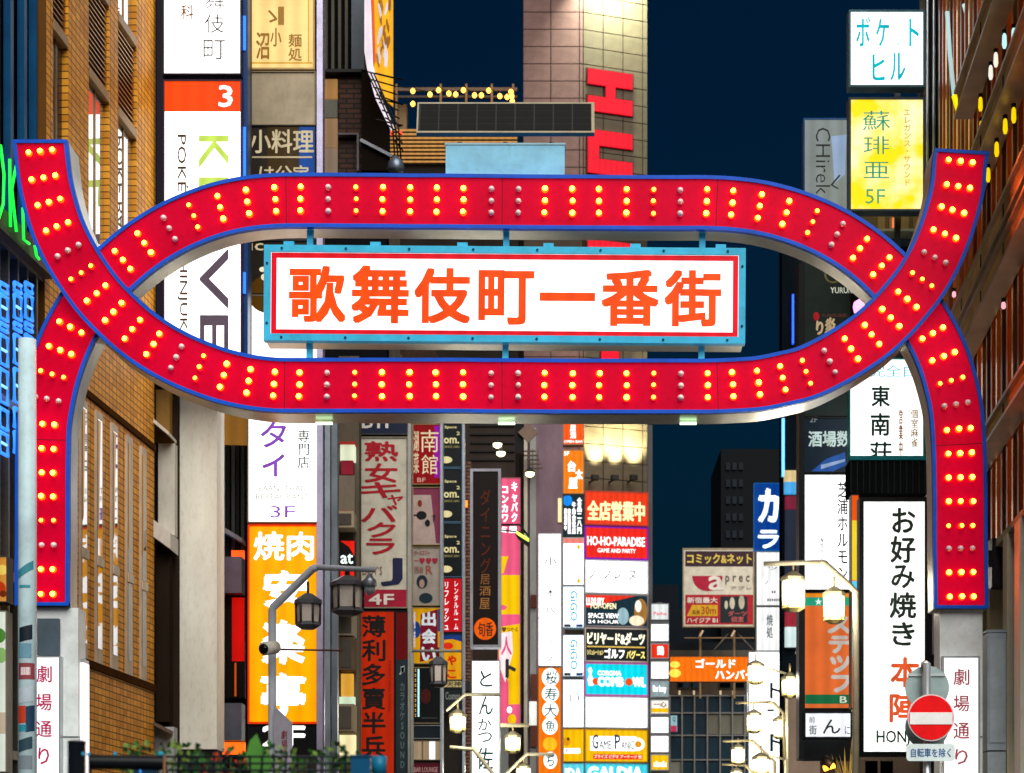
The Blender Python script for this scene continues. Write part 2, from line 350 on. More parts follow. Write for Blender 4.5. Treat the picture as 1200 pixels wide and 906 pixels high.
def band(name, label, rows, first, last, yf, yb, joints, cover=None):
    pts = spline(rows, first, last); N = normals(pts)
    for e, i0 in ((0, 0), (len(pts)-1, 1)):
        want = Vector((math.copysign(1, N[e].x), 0 if i0 == 0 or rows is not A_rows else math.copysign(.06, N[e].x)*1.0)).normalized()
        for j in range(9):
            i = j if e == 0 else e-j; w_ = (1-j/9); N[i] = (N[i]*(1-w_)+want*w_).normalized()
    base = link(name, *band_body(pts, N, yf, yb), SILV, gate)
    base['label'] = label
    hw, tw = 31.5, 4.0
    n = len(pts)
    # trim: raised blue edging
    V = []; Fc = []
    for i in range(n):
        for off, dy in ((-hw-.3, .06), (-hw-.3, -.03), (-hw+tw, -.03), (-hw+tw, .02), (hw-tw, .02), (hw-tw, -.03), (hw+.3, -.03), (hw+.3, .06)):
            q = pts[i]+N[i]*off; V.append(P(q.x, q.y, GD)*1.0); V[-1].y = yf+dy; V[-1] -= GO
    for i in range(n-1):
        for j in (0, 1, 2, 4, 5, 6):
            Fc.append((i*8+j, i*8+j+1, (i+1)*8+j+1, (i+1)*8+j))
    # end bars
    for e, sgn in ((0, 1), (n-1, -1)):
        d = Vector((N[e].y, -N[e].x)); d = d if d.dot(pts[min(e+1, n-1)]-pts[max(e-1, 0)]) > 0 else -d
        ax = [pts[e]+N[e]*(-hw-.3), pts[e]+N[e]*(hw+.3)]
        c4 = [ax[0], ax[1], ax[1]+d*sgn*tw, ax[0]+d*sgn*tw]
        k0 = len(V)
        for dy in (-.033, .06):
            for q in c4:
                w_ = P(q.x, q.y, GD); w_.y = yf+dy; V.append(w_-GO)
        Fc += [(k0, k0+1, k0+2, k0+3), (k0, k0+1, k0+5, k0+4), (k0+1, k0+2, k0+6, k0+5), (k0+2, k0+3, k0+7, k0+6), (k0+3, k0, k0+4, k0+7)]
    link('edge_trim', V, Fc, BLUE, base)
    # dark liner seen in the seams between the red sections
    V = []; Fc = []
    for i in range(n):
        for off in (-hw+tw, hw-tw):
            q = pts[i]+N[i]*off; w_ = P(q.x, q.y, GD); w_.y = yf-.002; V.append(w_-GO)
        if i: Fc.append((2*i-2, 2*i-1, 2*i+1, 2*i))
    link('seam_liner', V, Fc, 'p:2c0410:.6', base)
    # red face in sections
    cuts = [0]+joints+[n-1]
    for a, b in zip(cuts[:-1], cuts[1:]):
        V = []; Fc = []
        L_ = list(range(a, b+1))
        for j, i in enumerate(L_):
            q0 = pts[i]; dd = (pts[min(i+1, n-1)]-pts[max(i-1, 0)]).normalized()
            if j == 0 and a != 0: q0 = q0+dd*.4
            if j == len(L_)-1 and b != n-1: q0 = q0-dd*.4
            for off in (-hw+tw, hw-tw):
                q = q0+N[i]*off; w_ = P(q.x, q.y, GD); w_.y = yf-.004; V.append(w_-GO)
        for j in range(len(L_)-1): Fc.append((2*j, 2*j+1, 2*j+3, 2*j+2))
        link('red_panel', V, Fc, red, base)
    rp = [Vector(r[:2]) for r in rows]
    allp = [Vector(first)]+rp+[Vector(last)]
    for i, r in enumerate(rows):
        if r[2] is None: continue
        d = (allp[i+2]-allp[i]).normalized(); nn = Vector((-d.y, d.x))
        for o in (-13.9, 0, 13.9):
            q = rp[i]+nn*o
            b = bpy.data.objects.new('bulb', bmesh_[r[2]]); C.objects.link(b); b.parent = base
            w_ = P(q.x, q.y, GD); w_.y = yf-.03-random.uniform(0, .008); b.location = w_-GO; b.rotation_euler = (random.uniform(-.12, .12), random.uniform(-3, 3), random.uniform(-.12, .12)); b.scale = [random.uniform(.93, 1.05)]*3
    return base
def band_body(pts, N, yf, yb):
    V = []; Fc = []; hw = 31.5; n = len(pts)
    for i in range(n):
        for off, y in ((-hw, yf), (hw, yf), (hw, yb), (-hw, yb)):
            q = pts[i]+N[i]*off; w_ = P(q.x, q.y, GD); w_.y = y; V.append(w_-GO)
    for i in range(n-1):
        for j in range(4):
            j2 = (j+1) % 4; Fc.append((i*4+j, i*4+j2, (i+1)*4+j2, (i+1)*4+j))
    Fc.append((0, 1, 2, 3)); Fc.append((4*n-1, 4*n-2, 4*n-3, 4*n-4))
    return V, Fc
def nearest(pts, u, v): return min(range(len(pts)), key=lambda i: (pts[i]-Vector((u, v))).length)
pa = spline(A_rows, (50.5, 169), (1124.5, 181)); pb = spline(B_rows, (49.5, 710), (1126, 713.5))
bandA = band('light_band', 'U-shaped red band dipping below the board, its ends rising at both sides', A_rows, (50.5, 169), (1124.5, 181), 26.86, 27.48,
             [nearest(pa, 338, 455), nearest(pa, 591, 455), nearest(pa, 842, 455)])
bandB = band('light_band', 'arched red band passing above the board with legs going down at both sides', B_rows, (49.5, 710), (1126, 713.5), 27.0, 27.45,
             [nearest(pb, 50, 513), nearest(pb, 338, 235), nearest(pb, 591, 236), nearest(pb, 842, 238), nearest(pb, 1124, 519)])
# under-lights and seams on the undersides
for u in (377, 593, 808):
    q = P(u, 489, GD)-GO
    box(gate, 'under_light', 'n:d0ffc8:2', q.x-.11, q.x+.11, .25, .31, q.z-.03, q.z-.002)
# legs / pillars
for (u0, u1, nm, lb) in ((33, 92, 'pillar', 'left pillar clad in brushed steel'), (1101, 1151, 'pillar', 'right pillar clad in brushed steel')):
    a = P(u0, 712, GD+.1)-GO; b = P(u1, 906, GD+.1)-GO
    o = box(gate, nm, 'p:e6eeee:.35', a.x, b.x, .08, .5, 0, a.z-.005); o['label'] = lb
    for zc in (1.1, 2.3, 3.5):
        if zc < a.z: box(gate, 'seam_strip', 'm:8b9494:.4', a.x-.004, b.x+.004, .074, .506, zc, zc+.02)
a = P(44, 725, GD)-GO; b = P(69, 768, GD)-GO
box(gate, 'junction_box', 'p:4a5a66:.5', a.x, b.x, -.02, .08, b.z, a.z)
# street-name signs on the pillars
sign('street_name_sign', 'white lit pillar sign with magenta vertical characters on the left gate leg', 38, 769, 71, 1010, 26.9, 'e:fffafd:1.5', 'm:b8c0c4:.3', 1.5, .15,
     texts=[('劇', 43, 780, 61, 800, 'p:c81460:.5', .01), ('場', 42, 813, 61, 833, 'p:c81460:.5', .01), ('通', 42, 845, 61, 864, 'p:c81460:.5', .01), ('り', 45, 876, 58, 896, 'p:c81460:.5', .01)])
sign('street_name_sign', 'white lit sign with pale red vertical characters on the right gate leg', 1104, 769, 1148, 1010, 26.95, 'e:fffafd:1.5', 'm:b8c0c4:.3', 2, .1,
     texts=[('劇', 1117, 784, 1136, 803, 'p:d4606c:.5', .0), ('場', 1117, 815, 1136, 834, 'p:d4606c:.5', .0), ('通', 1117, 847, 1136, 866, 'p:d4606c:.5', .0), ('り', 1119, 878, 1134, 896, 'p:d4606c:.5', .0)])
r = empty('side_sign', 'narrow white lit panel with tiny magenta lettering on the side of the left gate leg', 'sign', P(92, 906, 27.2)); 
box(r, 'casing', 'm:b8c0c4:.3', -.09, .07, 0, .3, -.6, 1.5); box(r, 'face_panel', 'e:fff4fc:1.6', -.07, .075, -.01, .29, -.55, 1.45)
for i, s in enumerate(('WELCOME', 'STREET')): pass
q = empty('meter_cabinet', 'pale blue-grey steel cabinet beside the right gate leg', 'cabinet', P(1168, 906, 27.2))
box(q, 'body', 'p:a9b6c0:.5', -.12, .12, 0, .35, -1.6, .28); box(q, 'body', 'p:a9b6c0:.5', -.125, .125, -.01, .36, .3, 1.84); box(q, 'cover', 'p:98a6b2:.5', -.135, .135, -.02, .37, 1.845, 1.88)
box(q, 'door', 'p:b4c0c8:.5', -.1, .1, -.025, -.011, .4, 1.75)

# name board
roll = math.atan(4/562)
bd = empty('name_board', 'wide white lit board with seven large orange characters, red border and sky-blue frame', 'sign board', P(591, 402, 27.0))
bd.rotation_euler = (0, roll, 0)
bx = lambda u: (u-591)*K
bz = lambda v: (401-v)*K
def ring(parent, name, mat, u0, v0, u1, v1, w, y0, y1):
    a, b, c, d = bx(u0), bx(u1), bz(v1), bz(v0); w *= K
    o = [(a, c), (b, c), (b, d), (a, d)]; i = [(a+w, c+w), (b-w, c+w), (b-w, d-w), (a+w, d-w)]
    V = [(x, y, z) for y in (y0, y1) for x, z in o]+[(x, y, z) for y in (y0, y1) for x, z in i]; Fc = []
    for j in range(4):
        j2 = (j+1) % 4
        Fc += [(j, j2, 8+j2, 8+j), (4+j2, 4+j, 12+j, 12+j2), (j2, j, 4+j, 4+j2), (8+j, 8+j2, 12+j2, 12+j)]
    return link(name, V, Fc, mat, parent)
box(bd, 'casing', SILV, bx(311), bx(871), .03, .42, bz(400), bz(289))
ring(bd, 'frame', CYAN, 309, 288.5, 873, 400.5, 8, -.03, .10)
box(bd, 'face_panel', 'e:ffffff:1.8', bx(317), bx(865), .005, .02, bz(393), bz(296))
ring(bd, 'red_border', 'e:e6001e:.95', 317.5, 297, 864.5, 393, 6.2, -.004, .0)
for s, a0, b0, a1, b1 in (('歌', 338, 312, 405, 379), ('舞', 411, 311, 479, 379.5), ('伎', 485, 313.5, 551, 379), ('町', 560, 315.5, 626, 380), ('一', 632, 341.5, 697, 351.5), ('番', 704, 314, 772, 380.5), ('街', 778, 314, 845, 380.5)):
    text(bd, s, bx(a0), bz(b1), bx(a1), bz(b0), -.004, 'e:fa4c00:1.0', .031 if s != '一' else 0, 0, 'character')
for u in (330, 405, 479, 554, 629, 703, 777, 852):
    for v in (292.5, 396.5): lathe(bd, 'bolt', 'm:2f8fae:.4', [(.018, 0), (.018, -.012), (.01, -.016)], 8, (bx(u), -.03, bz(v)), 'y')
for v in (310, 380):
    for u in (313, 869): lathe(bd, 'bolt', 'm:2f8fae:.4', [(.018, 0), (.018, -.012), (.01, -.016)], 8, (bx(u), -.03, bz(v)), 'y')
for u in (337.5, 439, 541, 642, 744, 844): box(bd, 'lifting_lug', CYAN, bx(u-6), bx(u+6), .0, .12, bz(288.4), bz(283.5))
box(bd, 'top_rail', 'p:2aa0cc:.4', bx(312), bx(870), .101, .2, bz(288), bz(286.2))
for u in (361, 592, 823):
    box(bd, 'hanger', CYAN, bx(u-3.5), bx(u+3.5), .12, .22, bz(286), bz(262)); box(bd, 'hanger', CYAN, bx(u-3.5), bx(u+3.5), .12, .22, bz(432), bz(400.6))

# solar unit on top
so_ = empty('solar_unit', 'tilted black solar panel on a pale blue box standing on the arch', 'solar panel', P(592, 204.5, 27.1))
sx = lambda u: (u-592)*K
box(so_, 'battery_box', 'p:8ed0ee:.45', sx(522), sx(662), 0, .4, 0, .385); box(so_, 'lid', 'p:a8d4e4:.45', sx(521), sx(663), -.01, .41, .387, .41)
for u in (538, 592, 646): box(so_, 'foot', 'p:20303a:.5', sx(u)-.03, sx(u)+.03, .1, .3, .411, .46)
pl = link('tilt_frame', *boxvf(sx(488), sx(697), 0, .52, -.03, .03), 'p:1f78a8:.4', so_)
pl.location = (0, -.05, .5); pl.rotation_euler = (math.radians(66), 0, 0)
box(pl, 'rim', 'p:a89e84:.5', sx(488), sx(697), 0, .52, .031, .04)
box(pl, 'backsheet', 'p:2c2a26:.6', sx(490), sx(693.5), .03, .49, .041, .046)
me = bpy.data.meshes.new('solar_cell'); cw, ch_ = (sx(693.5)-sx(491.5))/9, .46/4
v, f = boxvf(.009, cw-.009, .006, ch_-.006, .0465, .05); me.from_pydata(v, [], f); me.materials.append(M('p:070809:.7'))
for i in range(9):
    for j in range(4):
        o = bpy.data.objects.new('solar_cell', me); C.objects.link(o); o.parent = pl; o.location = (sx(491.5)+i*cw, .03+j*ch_, 0)

# ================================================================== LEFT SIDE BUILDINGS
BRK = brick_mat('tan_tile_wall', 'ffb43a', 'e09428', '6a4414', .2, .105, .009, off=0)
# --- glass corner building
s0 = 24.0
lb = sroot('corner_building', 'dark glass corner building with vertical fins painted in reflected blue at the far left', 'building', XL, s0)
def L(u): return sl_(u)-s0
s1 = sl_(54)
box(lb, 'wall', 'w:15181c:.5', -8, -.25, 0, s1-s0, 0, 24)
zl = zz(250, sl_(0))
for u, w in ((-40, .1), (-20, .1), (5, .09), (21, .09), (37, .09), (50, .07)):
    box(lb, 'fin', 'p:14507e:.3', -.2, -.1, L(u), L(u)+w*1.3, zl+.02, 24)  # blue reflection on the fins put into their paint
for i, u in enumerate((-30, -8, 13, 29, 44)):
    o = box(lb, 'window', 'p:07090d:.15', -.249, -.21, L(u)-.2, L(u)+.18, zl+.1, 24)
box(lb, 'ledge', 'p:6b5a4a:.5', -.24, .12, 0, s1-s0, zl-.3, zl)
for u in (3, 14, 25, 36, 47): box(lb, 'mullion', 'm:77716a:.4', -.2, -.05, L(u), L(u)+.06, 0, zl-.31)
for z0, z1 in ((zl-2.3, zl-.35), (zl-4.6, zl-2.45), (zl-7, zl-4.75), (.3, zl-7.15)):
    for a, b in ((-60, 3), (3.8, 14), (14.8, 25), (25.8, 36), (36.8, 47)):
        box(lb, 'window', 'g:4a5058', -.24, -.19, L(a)+.08, L(b)-.02, z0, z1)
    box(lb, 'transom', 'm:8c8478:.4', -.2, -.04, .0, s1-s0, z1+.01, z1+.13)
# neon signs on its face
def wall_sign(name, label, X0, u, uw, v0, v1, a0, a1, mat, s, tmat, faces=1, bold=.02):
    pass
nz = lambda v, u: zz(v, sl_(u))
def neon(parent, name, pts, mat, r=.03): return tube(parent, name, mat, pts, r, 6)
def WP(u, v, a, s0):
    s_ = ((XL+a)*F)/(u-820)/CT
    return (a, s_-s0, zz(v, s_))
ng = sroot('neon_letters', 'bright green neon strokes on the corner building facade', 'neon sign', XL, sl_(0)); b0 = sl_(0)
for pl_ in ([(-6, 166), (1, 171), (5, 205), (4, 240), (-1, 256), (-6, 258)], [(11.6, 187), (12, 225), (12.6, 266)], [(19.5, 193), (14, 222), (19.5, 272)], [(27, 244), (28, 281), (34.5, 286)], [(41, 288), (43, 300), (46, 304)]):
    tube(ng, 'neon_tube', 'n:18f040:1.5', [WP(u, v, .16, b0) for u, v in pl_], .02, 6)
nb = sroot('neon_sign', 'glowing blue neon characters beside the grey pole on the corner facade', 'neon sign', XL, sl_(0))
for u, w in ((0, 9), (17, 8), (30, 8)):
    for v0, v1 in ((331, 340), (345, 372), (378, 385), (392, 425), (432, 470), (478, 500), (506, 530)):
        dv = .9*w
        tube(nb, 'neon_tube', 'n:2a7cff:1.7', [WP(u, v0, .12, b0), WP(u+w, v0+dv*.6, .12, b0), WP(u+w, v1+dv*.6, .12, b0), WP(u, v1, .12, b0), WP(u, v0, .12, b0)], .026, 6)
        if v1-v0 > 22: tube(nb, 'neon_tube', 'n:7ab8ff:1.8', [WP(u+1, (v0+v1)/2, .12, b0), WP(u+w-1, (v0+v1)/2+dv*.5, .12, b0)], .018, 6)
sign('poster', 'poster with an orange and yellow dish picture behind glass at the far left', -14, 652, 9, 706, 27.2, 'e:e8a040:.7', 'p:404040:.5', 1,
     deco=[('disc', 'food_picture', 'e:c83a10:.8', -2, 690, 9), ('disc', 'food_picture', 'e:f0d060:.9', 3, 668, 6), ('disc', 'food_picture', 'e:803010:.6', 4, 696, 4)], cat='poster')
sign('poster', 'tall pale green and white poster at the far left edge low down', -14, 716, 8, 905, 27.1, 'e:dfe8dc:.9', 'p:908a80:.5', 1,
     deco=[('disc', 'leaf_picture', 'e:5a9a40:.6', -2, 745, 9), ('disc', 'leaf_picture', 'e:90c070:.8', 2, 768, 6, 9), ('rect', 'footer_band', 'e:c8b8a0:.8', -12, 835, 7, 860)], cat='poster')

# --- tan brick building
s0 = sl_(54); s1 = sl_(182)
bb = sroot('tiled_building', 'tan brick tiled building with louvres above and five narrow windows below', 'building', XL, s0)
box(bb, 'wall', BRK, -9, -.02, 0, s1-s0, 0, 10.9)
ztop = 26
for a, b in ((54, 62), (80, 104), (128, 138.5), (160, 182)):
    box(bb, 'pier', BRK, -.14, 0, L_ := sl_(a)-s0, sl_(b)-s0, 10.92, ztop)
box(bb, 'upper_wall', 'w:231a14:.7', -9, -.15, 0, s1-s0, 10.92, ztop)
for a, b in ((62.5, 79.5), (104.5, 127.5), (139, 159.5)):
    ya, yb = sl_(a)-s0, sl_(b)-s0
    for zb, zt, kind in ((10.95, 11.35, 'sill'), (11.4, 13.75, 'win'), (13.95, 15.25, 'louv'), (15.35, 17.7, 'win'), (17.9, 19.2, 'louv'), (19.3, 21.6, 'win'), (21.8, 23.1, 'louv')):
        if kind == 'sill': box(bb, 'lintel', BRK, -.14, -.03, ya, yb, zb, zt)
        elif kind == 'win':
            fr = box(bb, 'window_frame', 'm:9a7a50:.4', -.14, -.09, ya, yb, zb, zt)
            ym = (ya+yb)/2
            mt = 'g:c8c8c8:.02' if a > 70 else 'p:1a1820:.2'
            box(fr, 'pane', mt, -.085, -.075, ya+.05, ym-.03, zb+.05, zt-.05); box(fr, 'pane', mt, -.085, -.075, ym+.03, yb-.05, zb+.05, zt-.05)
            box(fr, 'mullion', 'm:8a6a3c:.4', -.089, -.06, ym-.025, ym+.025, zb, zt)
        else:
            box(bb, 'louvre_recess', 'p:1a120c:.8', -.145, -.12, ya, yb, zb, zt)
            n = int((zt-zb)/.085)
            for i in range(n):
                z = zb+(i+.5)*(zt-zb)/n
                link('louvre_blade', [(-.115, ya, z+.03), (-.115, yb, z+.03), (-.03, yb, z-.02), (-.03, ya, z-.02), (-.115, ya, z+.015), (-.115, yb, z+.015), (-.03, yb, z-.035), (-.03, ya, z-.035)],
                     [(0,1,2,3),(7,6,5,4),(3,2,6,7),(0,3,7,4),(1,0,4,5),(2,1,5,6)], 'm:c09450:.4', bb)
    for z in (13.77, 15.27, 17.72): box(bb, 'string_course', 'p:a8875a:.5', -.1, .01, ya, yb, z, z+.14)
for z, h in ((8.93, .1), (4.86, .12), (10.7, .15)): box(bb, 'tile_band', 'w:4a2f18:.7', -.02, .015, 0, s1-s0, z, z+h)
for u in (97.5, 115.5, 133.5, 151, 167.5):
    y = sl_(u)-s0; w = .165
    fr = box(bb, 'window', 'p:ccb8a0:.5', -.05, .02, y-w, y+w, 4.98, 8.82)
    box(fr, 'pane', 'g:a09c98:.03', .021, .025, y-w+.05, y+w-.05, 5.2, 6.45); box(fr, 'pane', 'g:a09c98:.03', .021, .025, y-w+.05, y+w-.05, 6.62, 8.7)
    box(fr, 'transom', 'p:d8c8b0:.5', .026, .045, y-w, y+w, 6.46, 6.6)
    # curtain sheet over the pane, room light imitated by its own emission
    c = prism(fr, 'curtain', 'e:d89c40:.5', [(y-w+.06, 8.68), (y+.02, 8.68), (y-.03, 7.9), (y-.06, 7.1), (y-w+.06, 7.0)], 0, .003)
    c.data.transform(Matrix(((0, 1, 0, .027), (1, 0, 0, 0), (0, 0, 1, 0), (0, 0, 0, 1)))); c.data.flip_normals()

# --- beige blank building and the gap beyond
e = empty('dark_annex', 'dark brown recessed annex with white awnings between brick and beige walls', 'building', P(191, 906, 35.4))
k = 35.4/F; ax = lambda u: (u-191)*k; az = lambda v: (906-v)*k
box(e, 'wall', 'w:3a2e26:.8', ax(178), ax(203), .4, .6, -3.5, az(440))
box(e, 'side_panel', 'w:8c6a38:.7', ax(181.5), ax(197.5), .1, .35, az(517), az(455))
box(e, 'side_panel', 'w:d0ccc0:.7', ax(184), ax(203.5), .1, .35, az(626), az(518))
for v in (500, 508): pass
prism(e, 'awning', 'p:cfc8b8:.6', [(ax(181), az(493)), (ax(203), az(512)), (ax(203), az(516)), (ax(181), az(498))], -.4, .3)
prism(e, 'awning', 'w:d8d4ca:.6', [(ax(183), az(612)), (ax(205), az(629)), (ax(205), az(648)), (ax(183), az(632))], -.4, .3)
box(e, 'dark_panel', 'w:30261f:.9', ax(183), ax(199), -.05, .3, az(846), az(650))
prism(e, 'awning', 'p:6e5a50:.6', [(ax(181), az(846)), (ax(203), az(857)), (ax(203), az(861)), (ax(181), az(850))], -.4, .3)
box(e, 'low_wall', 'w:c0c4c4:.7', ax(181), ax(204), -.02, .3, az(906), az(852))
bw = empty('beige_building', 'tall plain beige rendered wall without windows next to the brick building', 'building', P(227, 1140, 36))
k = 36/F
box(bw, 'wall', 'w:fcf4e4:.75', (198.5-227)*k, (254-227)*k, 0, .8, (1140-878)*k, (1140-420)*k)
box(bw, 'base', 'p:2a2c30:.6', (199-227)*k, (253-227)*k, .05, .7, 0, (1140-878)*k-.01)
# blue/purple framed sign tower (left)
tw_ = empty('sign_mast', 'dark navy mast with glowing blue edge beside the tall white signs', 'sign mast', P(186, 440, 35.2))
k = 35.2/F; tx = lambda u: (u-186)*k; tz = lambda v: (440-v)*k
box(tw_, 'post', 'p:1c1830:.4', tx(178), tx(191), 0, .5, 0, tz(-60)); box(tw_, 'back_plate', 'p:20222c:.5', tx(191), tx(290), .3, .5, 0, tz(-60))
box(tw_, 'blue_edge', 'p:0c3c78:.3', tx(283.5), tx(290.5), -.02, .29, 0, tz(-60))
for v0, v1 in ((20, 60), (150, 215), (320, 345)): box(tw_, 'blue_neon', 'n:1e7cff:.9', tx(285.5), tx(288.5), -.05, -.021, tz(v1), tz(v0))
sign('clinic_sign', 'white lit sign with brown serif characters at the very top above the orange header', 191, -60, 283, 88, 35, WH, 'p:2a2430:.4', 1.5,
     texts=[('舞', 241, -12, 263, 10, 'p:3a2410:.5', -.005), ('伎', 240, 17, 263, 39, 'p:3a2410:.5', -.005), ('町', 238.5, 47, 264, 70, 'p:3a2410:.5', -.005), ('内', 212, -18, 226, -3, 'p:8a5a20:.5'), ('科', 212, 6, 227, 23, 'p:8a5a20:.5')])
sign('tall_white_sign', 'tall white lit sign with orange header numbered 3 and sideways green and grey letters', 191.5, 94, 283.5, 440, 35, WH, 'p:3a2440:.4', 1.5,
     deco=[('rect', 'orange_header', 'e:ff4800:1.05', 193, 95.5, 282, 131)],
     texts=[('3', 256, 100, 273, 126, 'e:ffffff:1.6', .03),
            ('K', 233, 159, 268, 197, 'e:c8e860:1.0', .02, -math.pi/2), ('L', 233, 208, 268, 240, 'e:c8e860:1.0', .02, -math.pi/2), ('IVE', 234, 272, 268, 416, 'p:5e5266:.5', .02, -math.pi/2),
            ('POKÉ BAR', 208, 158, 221, 285, 'p:4c3a22:.5', .0, -math.pi/2), ('SHINJUKU', 208, 292, 220, 405, 'p:4c3a22:.5', .0, -math.pi/2)])
# sign column 2
D2 = 37.5
m2 = empty('sign_mast', 'grey steel mast running down the right edge of the yellow and white signs', 'sign mast', P(376, 1120, D2))
k = D2/F; box(m2, 'post', 'm:b8b4d0:.35', (371.5-376)*k, (378.5-376)*k, -.05, .3, 0, (1120+60)*k)
box(m2, 'conduit', 'm:8a94a0:.4', (380-376)*k, (386-376)*k, .1, .3, 0, (1120-492)*k); box(m2, 'conduit', 'm:6c7680:.4', (387.5-376)*k, (394-376)*k, .2, .4, 0, (1120-480)*k)
box(m2, 'back_plate', 'p:3a3a40:.5', (289-376)*k, (371-376)*k, .32, .5, (1120-880)*k, (1120+60)*k)
YT = 'p:a87820:.5'
sign('menu_sign', 'warm yellow lit sign with faint ornate brown writing at the top', 289.5, -50, 369, 82, D2, 'e:ffd88a:1.1', 'p:c8a468:.4', 2,
     deco=[('rect', 'border', 'e:e8b040:.9', 293, 73, 366, 75), ('rect', 'border', 'e:e8b040:.9', 361, 0, 362.5, 73)],
     texts=[('ゝ', 314, 12, 325, 27, YT, .01), ('小', 317, 33, 330, 55, YT, .01), ('沼', 300, 38, 316, 70, YT), ('麺\n処', 338, 40, 354, 72, YT), ('|||||||', 326, 8, 333, 30, YT)])
sign('unlit_sign', 'plain beige unlit panel between the yellow sign and the dark brush-lettered one', 289.5, 84, 370, 147, D2, 'p:b4a68c:.6', 'p:9c8c70:.5', 1)
sign('brush_lettered_sign', 'dark brown and blue sign with cream brush characters just above the red arch', 289.5, 147.5, 370, 235, D2, 'p:2a2118:.5', 'p:18181c:.5', 1,
     deco=[('rect', 'brown_field', 'e:4a3410:.6', 313, 149, 350, 234), ('rect', 'blue_field', 'e:1450a8:.7', 350.5, 149, 369, 234), ('rect', 'rule_line', 'p:d8c8a0:.5', 292, 183.5, 366, 185.5)],
     texts=[('小料理', 293, 152, 368, 180, 'e:d8c8a0:.8', .02), ('は公宝', 304, 194, 362, 212, 'e:d8c8a0:.8', .02)])
sign('cafe_sign', 'dark sign with cream blob letters left of the white board, above the white panel', 289.5, 282, 371, 345, D2, 'p:241c10:.5', 'p:18181c:.5', 1,
     deco=[('disc', 'brown_hill', 'e:5c3c08:.7', 313, 345, 22), ('disc', 'cream_dot', 'e:fff0d0:1', 310, 325, 4), ('disc', 'cream_dot', 'e:fff0d0:1', 308, 316, 4, 3)],
     texts=[('ic', 293, 282, 309, 294, 'e:d8c8a0:.8', .02)])
PU = 'e:9050c8:.9'
sign('thai_restaurant_sign', 'white lit sign with purple katakana and 3F, directly above the orange grill sign', 290, 346, 373, 613, D2, WH, 'p:7a7268:.4', 1.5,
     texts=[('タ', 305, 494, 336, 525, PU, .02), ('イ', 307, 532, 334, 559, PU, .03), ('料', 349, 460, 363, 474, 'p:285040:.5'), ('理', 349, 480, 363, 494, 'p:285040:.5'), (V_('専門店'), 349, 504, 363, 549, 'p:285040:.5'),
            ('3F', 317, 593, 346, 607, PU, .0), ('BAAN  THAI', 303, 569, 354, 576, 'p:a8b8a8:.5'), ('RESTAURANT', 300, 579, 362, 586, 'p:b0c0b0:.5'), ('バーン', 302, 425, 330, 455, PU, .02)])
sign('grill_sign', 'large yellow-orange lit sign with white characters above the black 2F strip', 290.5, 615, 373, 848, D2, 'e:ffa800:1.15', 'e:ff3c00:.9', 2,
     texts=[('焼肉', 297, 623, 368, 657, 'e:ffffff:2', .03), ('安', 308, 668, 362, 712, 'e:ffffff:2', .055), ('楽', 306, 726, 358, 779, 'e:ffffff:2', .055), ('亭', 305, 788, 359, 840, 'e:ffffff:2', .055)])
sign('floor_sign', 'black strip with white 2F below the orange grill sign', 290.5, 848.5, 373, 884, D2, 'p:0c0c10:.4', 'p:101014:.4', 1,
     texts=[('2F', 307, 850, 358, 875, 'e:ffffff:1.8', .05)])
# gap between beige wall and sign column 2
gp = empty('narrow_building', 'narrow dark building with louvres, red stripe and grey boxes between beige wall and orange sign', 'building', P(272, 1140, 38.2))
k = 38.2/F; gx = lambda u: (u-272)*k; gz = lambda v: (1140-v)*k
box(gp, 'wall', 'w:26221e:.7', gx(250), gx(292), .3, 4, 0, gz(430))
box(gp, 'hood', 'e:b07830:.6', gx(256), gx(287), .1, .29, gz(518), gz(480))
for i, u in enumerate((259, 264, 270, 275, 281)): box(gp, 'slat', ('p:4a4c44:.4', 'p:14120e:.4')[i % 2], gx(u), gx(u+4), .1+.01*i, .28, gz(652), gz(520))
box(gp, 'blue_light', 'n:3c9cff:1.3', gx(256.5), gx(258.5), .0, .09, gz(640), gz(570))
prism(gp, 'awning', 'p:8a9098:.5', [(gx(257), gz(616)), (gx(287), gz(634)), (gx(287), gz(639)), (gx(257), gz(622))], -.3, .1)
box(gp, 'orange_lamp', 'n:ff5a10:1.2', gx(271), gx(286), .0, .09, gz(655), gz(645))
for v0, v1, c in ((656, 698, 'm:6c6474:.5'), (826, 869, 'm:6c7686:.5')): box(gp, 'metal_box', c, gx(256), gx(286.5), -.35, .08, gz(v1), gz(v0))
box(gp, 'black_panel', 'p:0c0a0a:.4', gx(260), gx(287), .0, .08, gz(818), gz(700)); box(gp, 'red_stripe', 'e:e01008:.85', gx(272), gx(286.5), -.02, -.002, gz(775), gz(700.5))
text(gp, V_('ANIKOMIX'), gx(256), gz(770), gx(260), gz(702), -.02, 'p:c86848:.5')
box(gp, 'orange_strip', 'e:e05a10:.8', gx(275), gx(277), -.02, -.002, gz(816), gz(777))
box(gp, 'cyan_light', 'n:a0e0ff:1.2', gx(256), gx(260), -.02, .07, gz(825), gz(774))
box(gp, 'warm_light', 'n:ff6a18:1.5', gx(259), gx(287), .0, .09, gz(884), gz(870))

